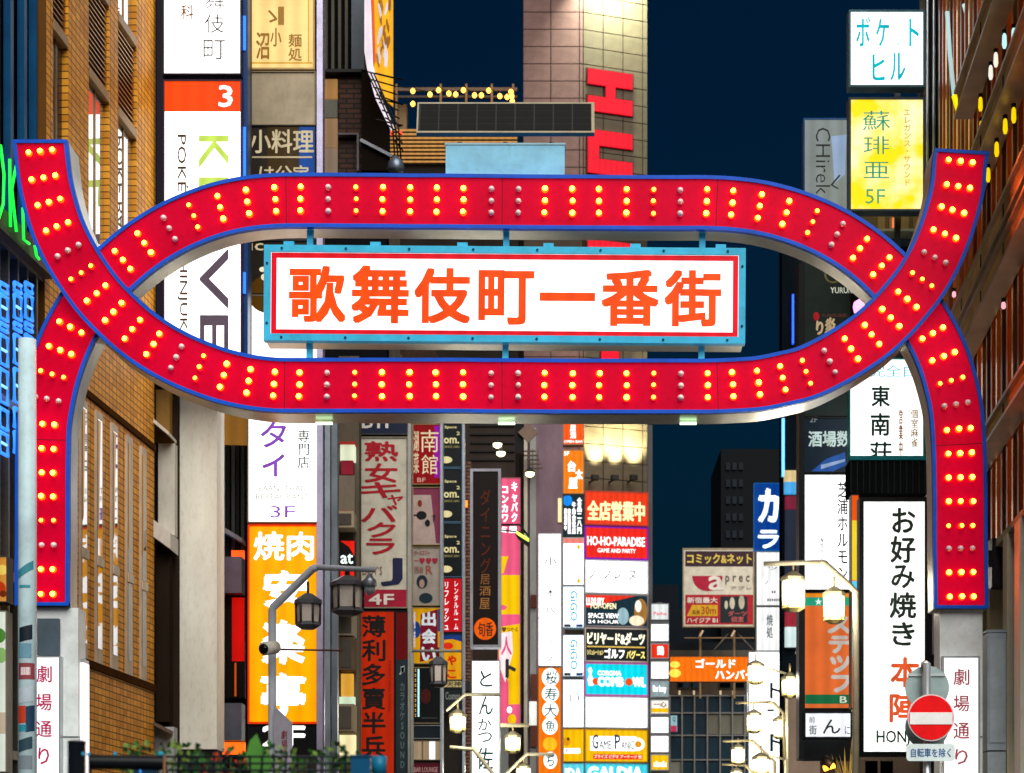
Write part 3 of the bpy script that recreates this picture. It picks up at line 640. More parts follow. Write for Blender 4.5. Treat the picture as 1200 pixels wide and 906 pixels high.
# --- upper middle: dark building, yellow curved sign, railing, terrace
s0 = sl_(300)
db = sroot('dark_office_block', 'dark upper office block with pale vertical ribs beside the yellow banner', 'building', XL, s0)
db_e = sl_(455)-s0
box(db, 'wall', 'w:23262b:.7', -12, -1.2, 0, db_e, 0, 30)
fb = empty('ribbed_facade', 'dark facade with vertical grey ribs high on the left, above a brown brick part', 'building', P(415, 205, 50))
k = 50/F; fx = lambda u: (u-415)*k; fz = lambda v: (205-v)*k
box(fb, 'wall', 'w:15161a:.8', fx(376), fx(452), .3, 1, -20, fz(92)+.0)
box(fb, 'upper_wall', 'w:1a1c1e:.8', fx(376), fx(430), .3, 1.5, fz(91.9), fz(-60))
for u in (380, 388, 396, 404): box(fb, 'rib', 'w:55534a:.6', fx(u), fx(u+3.2), .05, .29, fz(86), fz(-60))
box(fb, 'corner_pier', 'w:5a6470:.6', fx(412), fx(427), -.05, .29, fz(86), fz(-60))
box(fb, 'cornice', 'p:1c1c1e:.6', fx(376), fx(432), -.3, .29, fz(90), fz(86.5))
box(fb, 'brick_part', brick_mat('old_brick', '4a2e22', '35241e', '1c1412', .35, .12, .02, True), fx(397), fx(430), -.1, .29, fz(205), fz(92))
for v0, v1, c in ((95, 118, 'e:c08a48:.55'), (119, 140, 'w:6a6860:.6'), (141, 175, 'e:b08a60:.5'), (176, 205, 'e:a89078:.45')):
    box(fb, 'panel', c, fx(378), fx(396), -.12, -.02, fz(v1), fz(v0))  # reflections imitated by panels, most of them emissive
box(fb, 'door_frame', 'p:5a5254:.5', fx(397), fx(422), -.3, -.12, fz(163), fz(161)); box(fb, 'door_frame', 'p:5a5254:.5', fx(419.5), fx(422), -.3, -.12, fz(205), fz(163.3))
prism(fb, 'stay', 'm:7a7c84:.4', [(fx(423), fz(172)), (fx(425), fz(169)), (fx(462), fz(188)), (fx(460), fz(191))], -.4, -.3)
prism(fb, 'side_mass', 'w:1c1612:.8', [(fx(425), fz(88)), (fx(433), fz(88)), (fx(457), fz(165)), (fx(457), fz(205)), (fx(425), fz(205))], -.3, -.11)
yb_ = empty('yellow_banner', 'glowing yellow banner sign with curved white edge at the top left of the sky', 'banner', P(445, 125, 49))
k = 49/F; yx = lambda u: (u-445)*k; yz = lambda v: (125-v)*k
prism(yb_, 'banner_face', 'e:ffb400:1.0', [(yx(434), yz(-40)), (yx(460), yz(-40)), (yx(460), yz(122)), (yx(449), yz(112)), (yx(438), yz(85))], .1, .2)
prism(yb_, 'white_edge', 'e:f0e4f0:1.1', [(yx(427), yz(-40)), (yx(433), yz(-40)), (yx(437), yz(75)), (yx(446), yz(110)), (yx(462), yz(150)), (yx(458), yz(152)), (yx(440), yz(115)), (yx(430), yz(80)), (yx(427), yz(60))], .0, .09)
prism(yb_, 'orange_edge', 'e:f05a10:.9', [(yx(433.5), yz(-40)), (yx(437), yz(-40)), (yx(440), yz(70)), (yx(438), yz(74))], .0, .095)
random.seed(3)
for i in range(26):
    u, v = random.uniform(442, 457), random.uniform(-4, 72)
    prism(yb_, 'brush_mark', random.choice(['e:a86a10:.7', 'e:e8e0f0:.9', 'e:c88410:.7']), [(yx(u+1.6*math.cos(t)*random.uniform(.4, 1.3)+4*(i % 3-1)*math.sin(t)*.4), yz(v+11*math.sin(t)*random.uniform(.5, 1))) for t in (0, .9, 1.8, 2.7, 3.6, 4.5, 5.4)], .02+.003*i, .0995)
ry = empty('stair_railing', 'thin black outdoor stair railing hanging below the yellow banner', 'railing', P(455, 190, 48))
k = 48/F; rx = lambda u: (u-455)*k; rz_ = lambda v: (190-v)*k
for q in ([(430, 85), (445, 115), (460, 150), (463, 188)], [(438, 86), (452, 118), (467, 150), (470, 190)], [(434, 85), (448, 116), (463.5, 150), (466.5, 190)]):
    tube(ry, 'rail', 'p:0c0c0c:.5', [(rx(u), 0, rz_(v)) for u, v in q], .02, 5)
for i in range(10): tube(ry, 'bar', 'p:0c0c0c:.5', [(rx(430+i*3.6), 0, rz_(84+i*9)), (rx(461+i*1.1), .4, rz_(84+i*9.5))], .018, 5)
for v in (86, 115, 140): tube(ry, 'bar', 'p:0c0c0c:.5', [(rx(440), 0, rz_(v)), (rx(470), .5, rz_(v-2))], .02, 5)
# terrace
D = 78; k = D/F
te = empty('terrace_building', 'building with roof terrace and horizontal slats given a warm glow behind the arch', 'building', P(530, 210, D))
ex = lambda u: (u-530)*k; ez = lambda v: (210-v)*k
box(te, 'wall', 'w:2a2622:.8', ex(452), ex(607), .5, 12, -24, ez(150)); box(te, 'dark_band', 'p:17130f:.7', ex(456), ex(606), .3, .49, ez(212), ez(191))
for i in range(9): box(te, 'slat', 'e:e0a050:.75', ex(457), ex(606), .1, .16, ez(189-i*4.6), ez(187.2-i*4.6))  # warm light on the slats put in as their own emission
box(te, 'slat_backing', 'p:0c0806:.7', ex(457), ex(606), .32, .48, ez(190), ez(150))
box(te, 'terrace_rail', 'p:6a5848:.6', ex(458), ex(606), .2, .3, ez(104), ez(100)); box(te, 'terrace_rail', 'p:4a4038:.6', ex(458), ex(606), .2, .3, ez(112), ez(109.5))
for u in (463, 515, 545, 575, 600): box(te, 'rail_post', 'p:8a6a40:.5', ex(u), ex(u+2.5), .1, .2, ez(150), ez(97))
box(te, 'back_wall', 'w:3a3c40:.7', ex(470), ex(600), 3, 3.3, ez(150), ez(116))
for u, w in ((465, 10), (500, 12), (525, 12), (558, 12)): box(te, 'planter', 'w:8a7458:.7', ex(u), ex(u+w), .6, 1.2, ez(150), ez(115))
for u in (478, 488): box(te, 'red_lamp', 'n:ff2a08:2', ex(u-20), ex(u-17), -.1, .04, ez(158), ez(155))
sg = empty('string_lights', 'string of small warm festoon bulbs over the roof terrace', 'string lights', P(530, 150, D-.3))
pts = [(460, 104), (484, 107), (504, 111), (514, 106), (526, 110), (534, 111), (543, 106), (556, 112), (564, 112), (572.5, 106.5), (585.5, 113), (594, 114), (598.5, 108), (599.5, 113), (600, 119), (484, 122)]
tube(sg, 'wire', 'p:141414:.6', [((u-530)*k, 0, (150-v+3)*k) for u, v in pts[:12]], .015, 4)
for u, v in pts[1:]: lathe(sg, 'bulb', 'n:ffb040:5', [(.03, .1), (.08, .05), (.09, -.02), (.05, -.08)], 8, ((u-530)*k, 0, (150-v)*k))
# grey parabolic lamp near the arch
fl = empty('floodlight', 'small grey round floodlight poking up behind the arch under the stair railing', 'lamp', P(464, 196, 47))
lathe(fl, 'reflector', 'm:6c7888:.4', [(.05, .25), (.17, .12), (.2, -.05), (.17, -.1)], 12); tube(fl, 'arm', 'm:50586a:.4', [(0, .0, -.1), (.05, .3, -.5)], .03)

# --- hotel tower with red letters
D = 95.0; k = D/F
tw = empty('tiled_tower', 'tall tiled tower with a mauve front and a spotlit side rising behind the arch', 'tower', P(683, 1044, D)); tw.location.z = 0
zt = lambda v: CH+(V0-v)*k
box(tw, 'core', 'w:4a4038:.8', (613-683)*k, -.02, .12, 9, 0, zt(-60))
YA = math.radians(20)
sd = empty('tmp', '', '', (0, 0, 0)); bpy.data.objects.remove(sd)
rw = (758-683)*k/math.cos(YA)*1.02
link('side_core', [(0.02, .14, 0), (rw*math.cos(YA), rw*math.sin(YA)+.14, 0), (rw*math.cos(YA), 9, 0), (0.02, 9, 0), (0.02, .14, zt(-60)), (rw*math.cos(YA), rw*math.sin(YA)+.14, zt(-60)), (rw*math.cos(YA), 9, zt(-60)), (0.02, 9, zt(-60))],
     boxvf(0, 1, 0, 1, 0, 1)[1], 'w:3a352c:.8', tw)
rows_h = 20.2*k
def tile_mesh(w, h, mat):
    me = bpy.data.meshes.new('tile'); v, f = boxvf(.02, w-.02, 0, .1, .02, h-.02); me.from_pydata(v, [], f); me.materials.append(M(mat)); return me
z0 = zt(600); nrow = 33
for (a, b) in ((613, 645.5), (645.5, 679), (679, 683.5)):
    me = tile_mesh((b-a)*k, rows_h, 'p:7a5c56:.6')
    for i in range(nrow):
        if 10 < i < 19: continue
        o = bpy.data.objects.new('tile', me); C.objects.link(o); o.parent = tw; o.location = ((a-683)*k, 0, z0+i*rows_h)
cw = rw/3.25
for j in range(4):
    w = cw if j < 3 else cw*.25
    me = tile_mesh(w, rows_h, 'p:5e5442:.5')
    for i in range(nrow):
        if 12 < i < 18: continue
        o = bpy.data.objects.new('tile', me); C.objects.link(o); o.parent = tw
        o.location = (j*cw*math.cos(YA)+.02, j*cw*math.sin(YA)+.02, z0+i*rows_h); o.rotation_euler = (0, 0, YA)
def side_pt(u, v):   # point on the slanted face
    t = (u-683)*k/math.cos(YA); Dd = D+t*math.sin(YA)
    return (u-683)*k*Dd/D, t*math.sin(YA), CH+(V0-v)*Dd/F
spots = []
for u in (697, 720, 742):
    x, y, z = side_pt(u, 560)
    fz0 = empty('wall_floodlight', {697: 'first lit floodlight from the left on the tower above the red signs', 720: 'middle lit floodlight of three on the tower above the red signs', 742: 'rightmost lit floodlight of three on the tower above the red signs'}[u], 'floodlight', tuple(Vector((x, y-.75, z))+tw.location), YA, 'uplights on the tiled tower')
    box(fz0, 'housing', 'p:2a2a26:.5', -.16, .16, -.12, .12, -.25, -.03); box(fz0, 'lens', 'n:fff6c8:6', -.13, .13, -.09, .09, -.05, -.028); box(fz0, 'bracket', 'p:2a2a26:.5', -.04, .04, .15, .8, -.25, -.2)
    spots.append((fz0.location+Vector((.1, .2, .1)), Vector((.05, .22, 1))))
    x, y, z = side_pt(u, -45)
    spots.append((Vector((x, y-1.2, z))+tw.location, Vector((.08, .28, -1))))
for i, (p, d) in enumerate(spots):
    l = bpy.data.lights.new('floodlight_beam', 'SPOT'); l.energy = 5000 if i % 2 == 0 else 4500; l.spot_size = math.radians(65 if i % 2 == 0 else 90); l.spot_blend = .8; l.color = (1, .95, .62) if i % 2 == 0 else (.9, 1, .8); l.shadow_soft_size = .15
    o = bpy.data.objects.new('floodlight_beam', l); C.objects.link(o); o.location = p; o.rotation_euler = d.to_track_quat('-Z', 'Y').to_euler()
# red letters on the tower (turned on their side)
hl = empty('tower_lettering', 'big red glowing sideways letters on the side of the tiled tower', 'sign letters', P(690, 1044, D)); hl.location = tw.location.copy(); hl.rotation_euler = (0, 0, YA); hl.location.y -= .22
def lx(u): return (u-683)*k/math.cos(YA)*1.015
def letter(name, rects):
    V = []; Fc = []
    for (a, v0, b, v1) in rects:
        v, f = boxvf(lx(a), lx(b), .1, .2, zt(v1), zt(v0), len(V)); V += v; Fc += f
    V2 = []; F2 = []
    for (a, v0, b, v1) in rects:
        v, f = boxvf(lx(a-1.8), lx(b+1.8), .2, .28, zt(v1+1.6), zt(v0-1.6), len(V2)); V2 += v; F2 += f
    o = link(name, V, Fc, 'e:f0142c:1.0', hl); link('letter_backing', V2, F2, 'p:240808:.5', o)
    return o
for dv in (0,):
    letter('letter', [(690, 80, 742, 97.5), (711, 97.7, 722, 111.3), (690, 111.5, 742, 128.8)])
    letter('letter', [(690, 151, 742, 168.5), (690, 168.7, 703, 184.3), (690, 184.5, 742, 201.5)])
    letter('letter', [(690, 222, 742, 240), (690, 240.2, 700, 262), (732, 240.2, 742, 262)])
    letter('letter', [(690, 280, 742, 297), (690, 297.2, 703, 309)])
    letter('letter', [(706, 405, 726, 430), (690, 430.2, 742, 441)])
# sign stack on the tower face
D3 = 93
def tsign(name, label, v0, v1, panel, frame, texts, deco=()):
    return sign(name, label, 685, v0, 760, v1, D3, panel, frame, 1.5, .5, math.radians(9), texts=texts, deco=deco)
WT = 'e:ffffff:2'
tsign('red_banner_sign', 'red-orange lit sign with pale yellow kanji, topmost of the stack on the tower', 576, 616, 'e:f03a10:1.0', 'p:c04030:.4', [('全店営業中', 688, 587, 756, 611, 'e:fff4b0:1.5', .035)])
tsign('red_sign', 'red lit sign with purple frame and white latin letters, second in the tower stack', 617.5, 655.5, 'e:f02418:1.0', 'e:9020c0:.8', [('HO-HO-PARADISE', 688, 629, 756, 640, WT, .03), ('GAME AND PARTY', 700, 643, 745, 648, WT, .02)])
tsign('white_sign', 'white lit sign with dark slanted katakana, third in the tower stack', 656.5, 696, WH, 'p:c8d0d4:.4', [('ノ  ノレ  ヌ', 690, 668, 745, 679, 'p:205048:.5')])
tsign('picture_sign', 'lit sign picturing a long-haired person with red corner banner, fourth in the tower stack', 696.5, 735, 'e:12303c:.9', 'p:8a8084:.4',
      [('LUXURY', 687, 701, 708, 710, WT, .03), ('POP-OPEN', 692, 707, 722, 714, 'e:fff0c0:1.5', .03), ('SPACE VIEW', 689, 719, 725, 725, WT, .03), ('24 HOUR', 689, 727, 725, 731, WT, .03)],
      [('poly', 'red_corner', 'e:f03018:1', [(686.5, 698), (745, 698), (686.5, 713)]), ('disc', 'pale_shape', 'e:9cc0cc:.9', 730, 722, 7, 10), ('disc', 'hair', 'e:a87838:.9', 751, 717, 8, 16), ('disc', 'face', 'e:fff0e0:1.2', 748, 710, 4, 7), ('disc', 'shoulder', 'e:f8e8c8:1.1', 746, 727, 9, 6)])
tsign('billiards_sign', 'black lit sign with yellow-white katakana in two rows, fifth in the tower stack', 736, 776, 'p:141c20:.4', 'p:c8b8b0:.4',
      [('ビリヤード&ダーツ', 688, 741, 756, 756, 'e:fff8d8:1.8', .035), ('シミュレーション', 688, 762, 707, 768, 'e:ffe890:1.5', .03), ('ゴルフ', 708, 760, 732, 772, WT, .045), ('バグース', 734, 762, 756, 772, 'e:ffe880:1.6', .035)],
      [('rect', 'gold_line', 'e:f0c860:1', 688, 757.5, 756, 759)])
tsign('bowling_sign', 'bright cyan lit sign with white letters and a bowling pin, sixth in the tower stack', 777, 815.5, 'e:00e0f4:1.0', 'e:c060b0:.8',
      [('CORONA', 700, 786, 728, 792, WT, .05), ('COMB', 700, 793, 731, 805, WT, .08), ('WL', 741, 793, 757, 805, WT, .08)],
      [('poly', 'pin', WT, [(689, 785), (692, 782), (694, 786), (693, 791), (696, 798), (695, 804), (690, 804), (688.5, 797), (690.5, 791)]), ('disc', 'orange_ball', 'e:ff5010:1', 698, 799, 4), ('disc', 'orange_ball', 'e:ff5010:1', 737, 799, 4.5)])
tsign('blank_white_sign', 'blank white lit sign, seventh in the tower stack above the yellow one', 816.5, 853.5, WH, 'p:c8d0d4:.4', [])
tsign('arcade_sign', 'yellow lit sign with round smiling badge and bubble lettering, eighth in the tower stack', 854.5, 893.5, 'e:ffc400:1.0', 'p:c89020:.4',
      [('G', 694, 861, 701, 878, 'p:0c3c50:.5', .02), ('AME', 702, 868, 716, 878, 'p:0c3c50:.5', .01), ('P', 720, 861, 727, 878, 'p:0c3c50:.5', .02), ('ANIC', 728, 868, 743, 878, 'p:0c3c50:.5', .01), ('プライズ ビデオ アーケード 他', 696, 884.5, 752, 889, 'e:fff4e0:1.4', .02)],
      [('rect', 'white_plate', WT, 691.5, 863, 746, 880), ('disc', 'badge_plate', WT, 748, 872, 7.5), ('disc', 'smiley_badge', 'e:f0a010:.9', 748, 872, 4), ('rect', 'red_strip', 'e:f03818:1', 695, 884, 753, 890)])
tsign('cyan_sign', 'pale cyan lit sign with white rounded latin letters, lowest in the tower stack', 894.5, 935, 'e:40dcf4:1.05', 'p:60b8c8:.4', [('GALDIA', 688, 898, 754, 915, WT, .08)])
# left stack 660-684
D4 = 88
def s4(name, label, v0, v1, panel, frame, texts=(), deco=(), u0=659.5, u1=684.5): return sign(name, label, u0, v0, u1, v1, D4, panel, frame, 1, .5, texts=texts, deco=deco)
s4('orange_sign', 'small orange lit sign with white characters, topmost of the column under the arch', 470, 521.5, 'e:ff5a08:1.0', 'p:a08060:.4', [('居\n酒', 668, 498, 675, 514, WT, .03), ('OPEN BAR', 661, 516, 683, 519, WT, .03)])
s4('izakaya_sign', 'orange lit sign with white brush characters, second in the column left of the tower signs', 527, 579, 'e:ff8408:1.0', 'p:a08060:.4', [('台', 665, 540, 675, 553, WT, .05), ('太', 674, 550, 683, 562, WT, .05), ('屋', 666, 560, 677, 573, WT, .05), ('5F', 661, 529, 667, 534, WT, .04)])
s4('menu_list_sign', 'dark teal lit sign with white vertical menu text and blue dot', 580, 629, 'e:10343c:.7', 'p:203030:.4',
   [(V_('全品二八円'), 676, 583, 682, 626, WT, .04), (V_('牛角食堂店'), 670, 588, 675, 626, WT, .04), (V_('飲放題営業'), 665, 596, 669, 626, WT, .04), (V_('居酒屋中'), 661, 596, 664.5, 622, WT, .04)], [('disc', 'blue_dot', 'e:0890ff:1', 665, 586.5, 5.5, 6.5)])
s4('pink_header_sign', 'white lit sign with salmon header and small orange vertical text', 630, 686, WH, 'p:c8c0c0:.4', [(V_('カラオケルーム'), 665, 643, 668, 680, 'p:e08070:.5'), (V_('パーティー館'), 676, 643, 679.5, 678, 'p:e08070:.5')],
   [('rect', 'salmon_header', 'e:f08478:1', 660.5, 631, 683.5, 637), ('disc', 'yellow_mark', 'e:ffcc00:1', 678, 641, 2, 3), ('disc', 'yellow_mark', 'e:ffcc00:1', 678, 681, 2, 3)])
for i, (v0, v1, lb_) in enumerate(((687, 736, 'white lit sign with sideways cyan rounded letters, upper of two alike'), (744, 793, 'white lit sign with sideways cyan rounded letters, lower of two alike'))):
    s4('arcade_name_sign', lb_, v0, v1, WH, 'p:a0c0d0:.4', [('GiGO', 668, v0+5, 677, v0+41, 'e:30b8e4:.9', .05, -math.pi/2)], [('rect', 'navy_foot', 'p:203848:.4', 661, v1-4.5, 669, v1-1.2), ('rect', 'navy_foot', 'p:184888:.4', 675, v1-4.5, 683, v1-1.2)])
s4('laurel_sign', 'white lit sign with a small grey laurel wreath mark', 796, 853, WH, 'p:a0b4c0:.4', [('( )', 667, 812, 679, 824, 'p:8090a0:.5')])
s4('small_yellow_sign', 'small yellow lit sign next to the larger yellow arcade sign', 854, 893, 'e:ffc400:1.0', 'p:c89020:.4', [('P', 663, 878, 667, 882, 'p:2080a0:.5'), ('ANIC', 668, 879, 677, 882, 'p:2080a0:.5')],
   [('rect', 'white_plate', WT, 661, 877, 680, 883), ('disc', 'cartoon_face', 'e:f0a010:.9', 664, 869, 5), ('disc', 'cartoon_eye', 'p:302010:.5', 666, 866, 1.5, 2)])
s4('small_cyan_sign', 'small cyan lit sign with white letters beside the wide cyan sign at the bottom', 894.5, 935, 'e:60dcf4:1.05', 'p:60b8c8:.4', [('IDA', 662, 900, 682, 914, WT, .05)])
sign('warm_lamp_sign', 'small pale yellow lit vertical lamp just left of the dark menu sign', 653, 583, 659, 613, 87, 'e:ffe8b0:1.3', 'p:80684c:.5', .8, .3)
# white + orange tall sign 631-658
sign('tall_white_sign', 'tall narrow white lit sign with sparse dark brush marks, above the orange one', 630.5, 625, 658, 781, 84, WH, 'p:a8b0b0:.4', 1,
     texts=[('小', 638, 652, 652, 663, 'p:104c44:.5'), ('木', 639, 690, 651, 699, 'p:104c44:.5'), ('八', 637, 712, 652, 720, 'p:104c44:.5'), ('ン', 640, 732, 650, 738, 'p:104c44:.5'), ('ア', 640, 751, 648, 757, 'p:104c44:.5'), ('ノ', 639, 769, 648, 776, 'p:104c44:.5')],
     deco=[('rect', 'joint_line', 'p:b0b0a8:.5', 631.5, 724, 657, 724.8)])
sign('orange_tall_sign', 'tall orange lit sign with white cloud shapes and teal characters', 630.5, 782, 658, 935, 84, 'e:ff7a08:1.0', 'p:b06838:.4', 1,
     texts=[('桜', 639, 786, 653, 802, 'p:0c6c68:.5', .01), ('寿', 638, 806, 653, 821, 'p:0c6c68:.5', .01), ('大', 638, 825, 652, 840, 'p:0c6c68:.5', .01), ('魚', 639, 844, 651, 858, 'p:0c6c68:.5', .01), ('ち', 640, 884, 650, 898, 'p:0c6c68:.5', .02)],
     deco=[('disc', 'white_cloud', WT, 645, 794, 10, 11), ('disc', 'white_cloud', WT, 645, 813, 10, 10), ('disc', 'white_cloud', WT, 645, 832, 9.5, 10), ('disc', 'white_cloud', WT, 644.5, 851, 9, 10), ('disc', 'gold_ring', 'e:ffc020:1', 644.5, 872, 8.5, 8), ('disc', 'white_cloud', WT, 645, 891, 8, 10)])
# small sign strip right of tower
rs = [(707, 727, 'e:e8f0f0:1', 'p:6c6c70:.5', 'white and red lit sign with grey rounded top, first in the narrow strip', [('Pasha', 766, 717, 781, 721, 'e:f03050:1', .03)]),
      (731, 752, WH, None, 'blank white lit sign, second in the narrow strip right of the tower signs', []),
      (754, 772, 'e:f03010:1', None, 'small red-orange lit sign with a white character, third in the narrow strip', [('鶏', 770, 757, 778, 768, WT, .05)]),
      (775, 796, WH, None, 'blank white lit sign just under the small red one in the narrow strip', []),
      (798, 817, 'e:9cb4b8:.8', None, 'greyish lit sign with white script, fifth in the narrow strip', [('Bar Lucy', 765, 803, 781, 813, WT, .05)]),
      (820, 837, 'e:fff4e8:1.2', None, 'white lit sign with black brush mark and yellow band in the narrow strip', [('一心', 766, 822, 781, 829, 'p:101010:.5', .04)]),
      (840, 859.5, WH, None, 'white lit sign with one tiny orange dot in the narrow strip', [('・', 772, 849, 774, 851, 'p:e09040:.5')]),
      (862, 882, WH, None, 'blank white lit sign between the dotted one and the yellow one in the narrow strip', []),
      (884, 903, 'e:ffc808:1', None, 'small yellow lit sign with white shapes, lowest in the narrow strip', [('山山', 766, 892, 781, 899, WT, .06)])]
for v0, v1, pm, fr, lb_, tx in rs:
    sign('strip_sign', lb_, 762.5, v0, 784, v1, 92, pm, fr or 'p:9aa0a4:.5', 1, .3, texts=tx, deco=[('rect', 'yellow_band', 'e:ffc800:1', 763.5, 830, 783, 835)] if v0 == 820 else ())
sb = empty('strip_backing', 'grey rounded metal backing post of the narrow sign strip', 'sign post', P(773, 1100, 92.5)); k = 92.5/F
prism(sb, 'backing', 'w:6a6a6c:.5', [(-10.8*k, 0), (11.2*k, 0), (11.2*k, 385*k)]+[(11*k*math.cos(t*math.pi/8)+.2*k, (385+10*math.sin(t*math.pi/8))*k) for t in range(1, 8)]+[(-10.8*k, 385*k)], .2, .6)
sp = empty('tall_grey_post', 'slim grey pilaster rising along the right side of the tower signs', 'post', P(761.5, 1044, 94)); sp.location.z = 0
box(sp, 'shaft', 'w:5a5a5c:.6', -.1, .12, 0, .4, 0, CH+(V0-498)*94/F)

# ================================================================== LEFT LOWER SIGN CLUSTERS
# backing buildings along the left wall
def block(name, label, X0, sa, sb_, z, mat, deep=9, sgn=-1, extra=None):
    r = sroot(name, label, 'building', X0, sa)
    box(r, 'wall', mat, sgn*deep if sgn < 0 else .03, -.03 if sgn < 0 else deep, 0, sb_-sa, 0, z)
    return r
def shopfront(r, side, sa, sb_, mat='e:ffe0b0:1.2'):  # ground-floor windows out of view, their glow added to light from below
    n = max(1, int((sb_-sa)/2.4)); d = (sb_-sa)/n
    for i in range(n):
        x0, x1 = (-.03, .02) if side < 0 else (-.02, .03)
        fr = box(r, 'unseen_shop_window', 'p:2a2a2c:.5', x0, x1, i*d+.12, (i+1)*d-.12, .25, 2.7)
        xx = .021 if side < 0 else -.021
        box(fr, 'pane', mat, xx, xx+(.004 if side < 0 else -.004), i*d+.2, (i+1)*d-.2, .35, 2.6)
def windows(r, side, sa, sb_, z0, z1, lit):
    random.seed(int(sa*10)); nz_ = int((z1-z0)/3); n = max(1, int((sb_-sa)/2.2)); d = (sb_-sa)/n
    for j in range(nz_):
        for i in range(n):
            x0, x1 = (-.03, .05) if side < 0 else (-.05, .03)
            fr = box(r, 'window', 'p:6a6660:.5', x0, x1, i*d+.3, (i+1)*d-.3, z0+j*3, z0+j*3+1.7)
            xx = .051 if side < 0 else -.051
            box(fr, 'pane', 'e:ffdc9a:.8' if random.random() < lit else 'g:30383c', xx, xx+(.004 if side < 0 else -.004), i*d+.4, (i+1)*d-.4, z0+j*3+.1, z0+j*3+1.6)
g1 = block('grey_building', 'grey building with pipes and boxes behind the barrel-lettered sign column', XL, sl_(380), sl_(470), zz(190, sl_(440)), 'w:6c665c:.7'); shopfront(g1, -1, sl_(380), sl_(470)); windows(g1, -1, sl_(380), sl_(470), 4, 13, .5)
g2 = block('brown_building', 'brown building far down the left side behind the dark tall sign', XL, sl_(472), sl_(560), CH+(V0-505)*85/F, brick_mat('brown_tile', '7a5a48', '5e4436', '2c2420', .3, .12, .015), 9); shopfront(g2, -1, sl_(472), sl_(560)); windows(g2, -1, sl_(472), sl_(560), 4, 16, .3)
# gap 395-417
g = empty('service_shaft', 'pipes, air units and small lit signs in the gap left of the red-lettered sign', 'facade', P(406, 1140, 43)); k = 43/F
qx = lambda u: (u-406)*k; qz = lambda v: (1140-v)*k
box(g, 'back_wall', 'w:6a6254:.7', qx(394), qx(418), .5, 1, 0, qz(410))
box(g, 'lit_shade', 'e:e8f0d0:1.0', qx(398), qx(415), .1, .4, qz(538), qz(520)); box(g, 'red_cap', 'p:c82820:.5', qx(397), qx(416), .05, .45, qz(519.5), qz(517)); box(g, 'red_lantern', 'p:a82038:.6', qx(399), qx(413), .1, .4, qz(555), qz(538.5))
box(g, 'poster_board', 'w:8a8070:.7', qx(396), qx(415), .1, .3, qz(598), qz(556)); box(g, 'red_cap', 'p:c82820:.5', qx(397), qx(414), .05, .4, qz(600.5), qz(598))
for v0, v1, c in ((601, 620, 'w:b8ac90:.6'), (712, 746, 'w:a89c84:.6'), (748, 786, 'w:6c5c4c:.6'), (826, 858, 'w:a09078:.6')):
    box(g, 'air_unit', c, qx(391 if v0 != 748 else 398), qx(416), -.2, .4, qz(v1), qz(v0)); box(g, 'unit_grille', 'p:5a544a:.6', qx(394 if v0 != 748 else 400), qx(413), -.22, -.201, qz(v1-3), qz(v0+3))
box(g, 'yellow_poster', 'e:f0b040:.9', qx(399), qx(413), .1, .3, qz(815), qz(789)); box(g, 'lit_doorway', 'e:fff0b8:1.2', qx(396), qx(415), .3, .45, qz(886), qz(860)); box(g, 'green_strip', 'e:d8f0d0:1', qx(397), qx(415), .1, .3, qz(825), qz(816))
for u in (389, 392.5, 396): tube(g, 'pipe', 'm:8c8c88:.4', [(qx(u), .0, 0), (qx(u), .0, qz(490))], .025, 6)
sign('cafe_logo_sign', 'red and black sign with small white rounded letters at the gap above the lantern', 398, 633, 416, 708, 42, 'p:100808:.4', 'p:200808:.5', .5,
     deco=[('poly', 'red_corner', 'e:f02010:1', [(399, 634), (415.5, 634), (415.5, 652), (409, 641)]), ('rect', 'red_block', 'e:f02010:1', 399, 668, 404, 680), ('rect', 'red_block', 'e:f02010:1', 410, 668, 415, 676)],
     texts=[('at', 399, 649, 414, 661, 'e:e8fff4:1.5', .04)])
# column 418-478
D5 = 45
m5 = empty('sign_mast', 'cream steel mast carrying the red-lettered sign and the red sign below', 'sign mast', P(450, 1140, D5+.3)); k = D5/F
box(m5, 'post', 'm:9a9484:.4', (413.5-450)*k, (417-450)*k, -.3, .1, 0, 700*k); box(m5, 'post', 'm:b8b8b0:.3', (479-450)*k, (483-450)*k, -.3, .1, 0, 700*k); box(m5, 'back_plate', 'p:4a463c:.5', (417-450)*k, (479-450)*k, .02, .1, 200*k, 700*k)
sign('basement_sign', 'navy sign with white basement floor letters right under the arch', 417.5, 480, 478, 509.5, D5, 'p:182440:.5', 'p:4c4a48:.5', 1, texts=[('B1F', 424, 485, 462, 502, 'p:e8e4d8:.5', .03)])
RD = 'p:b81428:.5'
sign('club_sign', 'cream sign with tall red vertical lettering, a navy J and red 4F block', 417.5, 512, 478, 713, D5, 'p:d8d2c0:.5', 'p:8a8474:.5', 1.5,
     texts=[('熟', 427, 517, 467, 541, RD, .035), ('女', 427, 543, 466, 566, RD, .035), ('キ', 423, 565, 470, 584, RD, .035), ('ャ', 454, 580, 473, 592, RD, .03), ('バ', 423, 592, 466, 612, RD, .035), ('ク', 430, 612, 464, 630, RD, .035), ('ラ', 429, 631, 463, 650, RD, .035),
            ('J', 446, 654, 472, 687, 'p:22264c:.5', .03), ('LADY`S', 425, 664, 448, 674, 'p:8a6a60:.5'), ('4F', 432, 696, 462, 709, 'p:f0e8e0:.5', .04)],
     deco=[('rect', 'red_block', 'p:b01838:.5', 419.5, 691, 476.5, 711.5)])
BK = 'p:161414:.6'
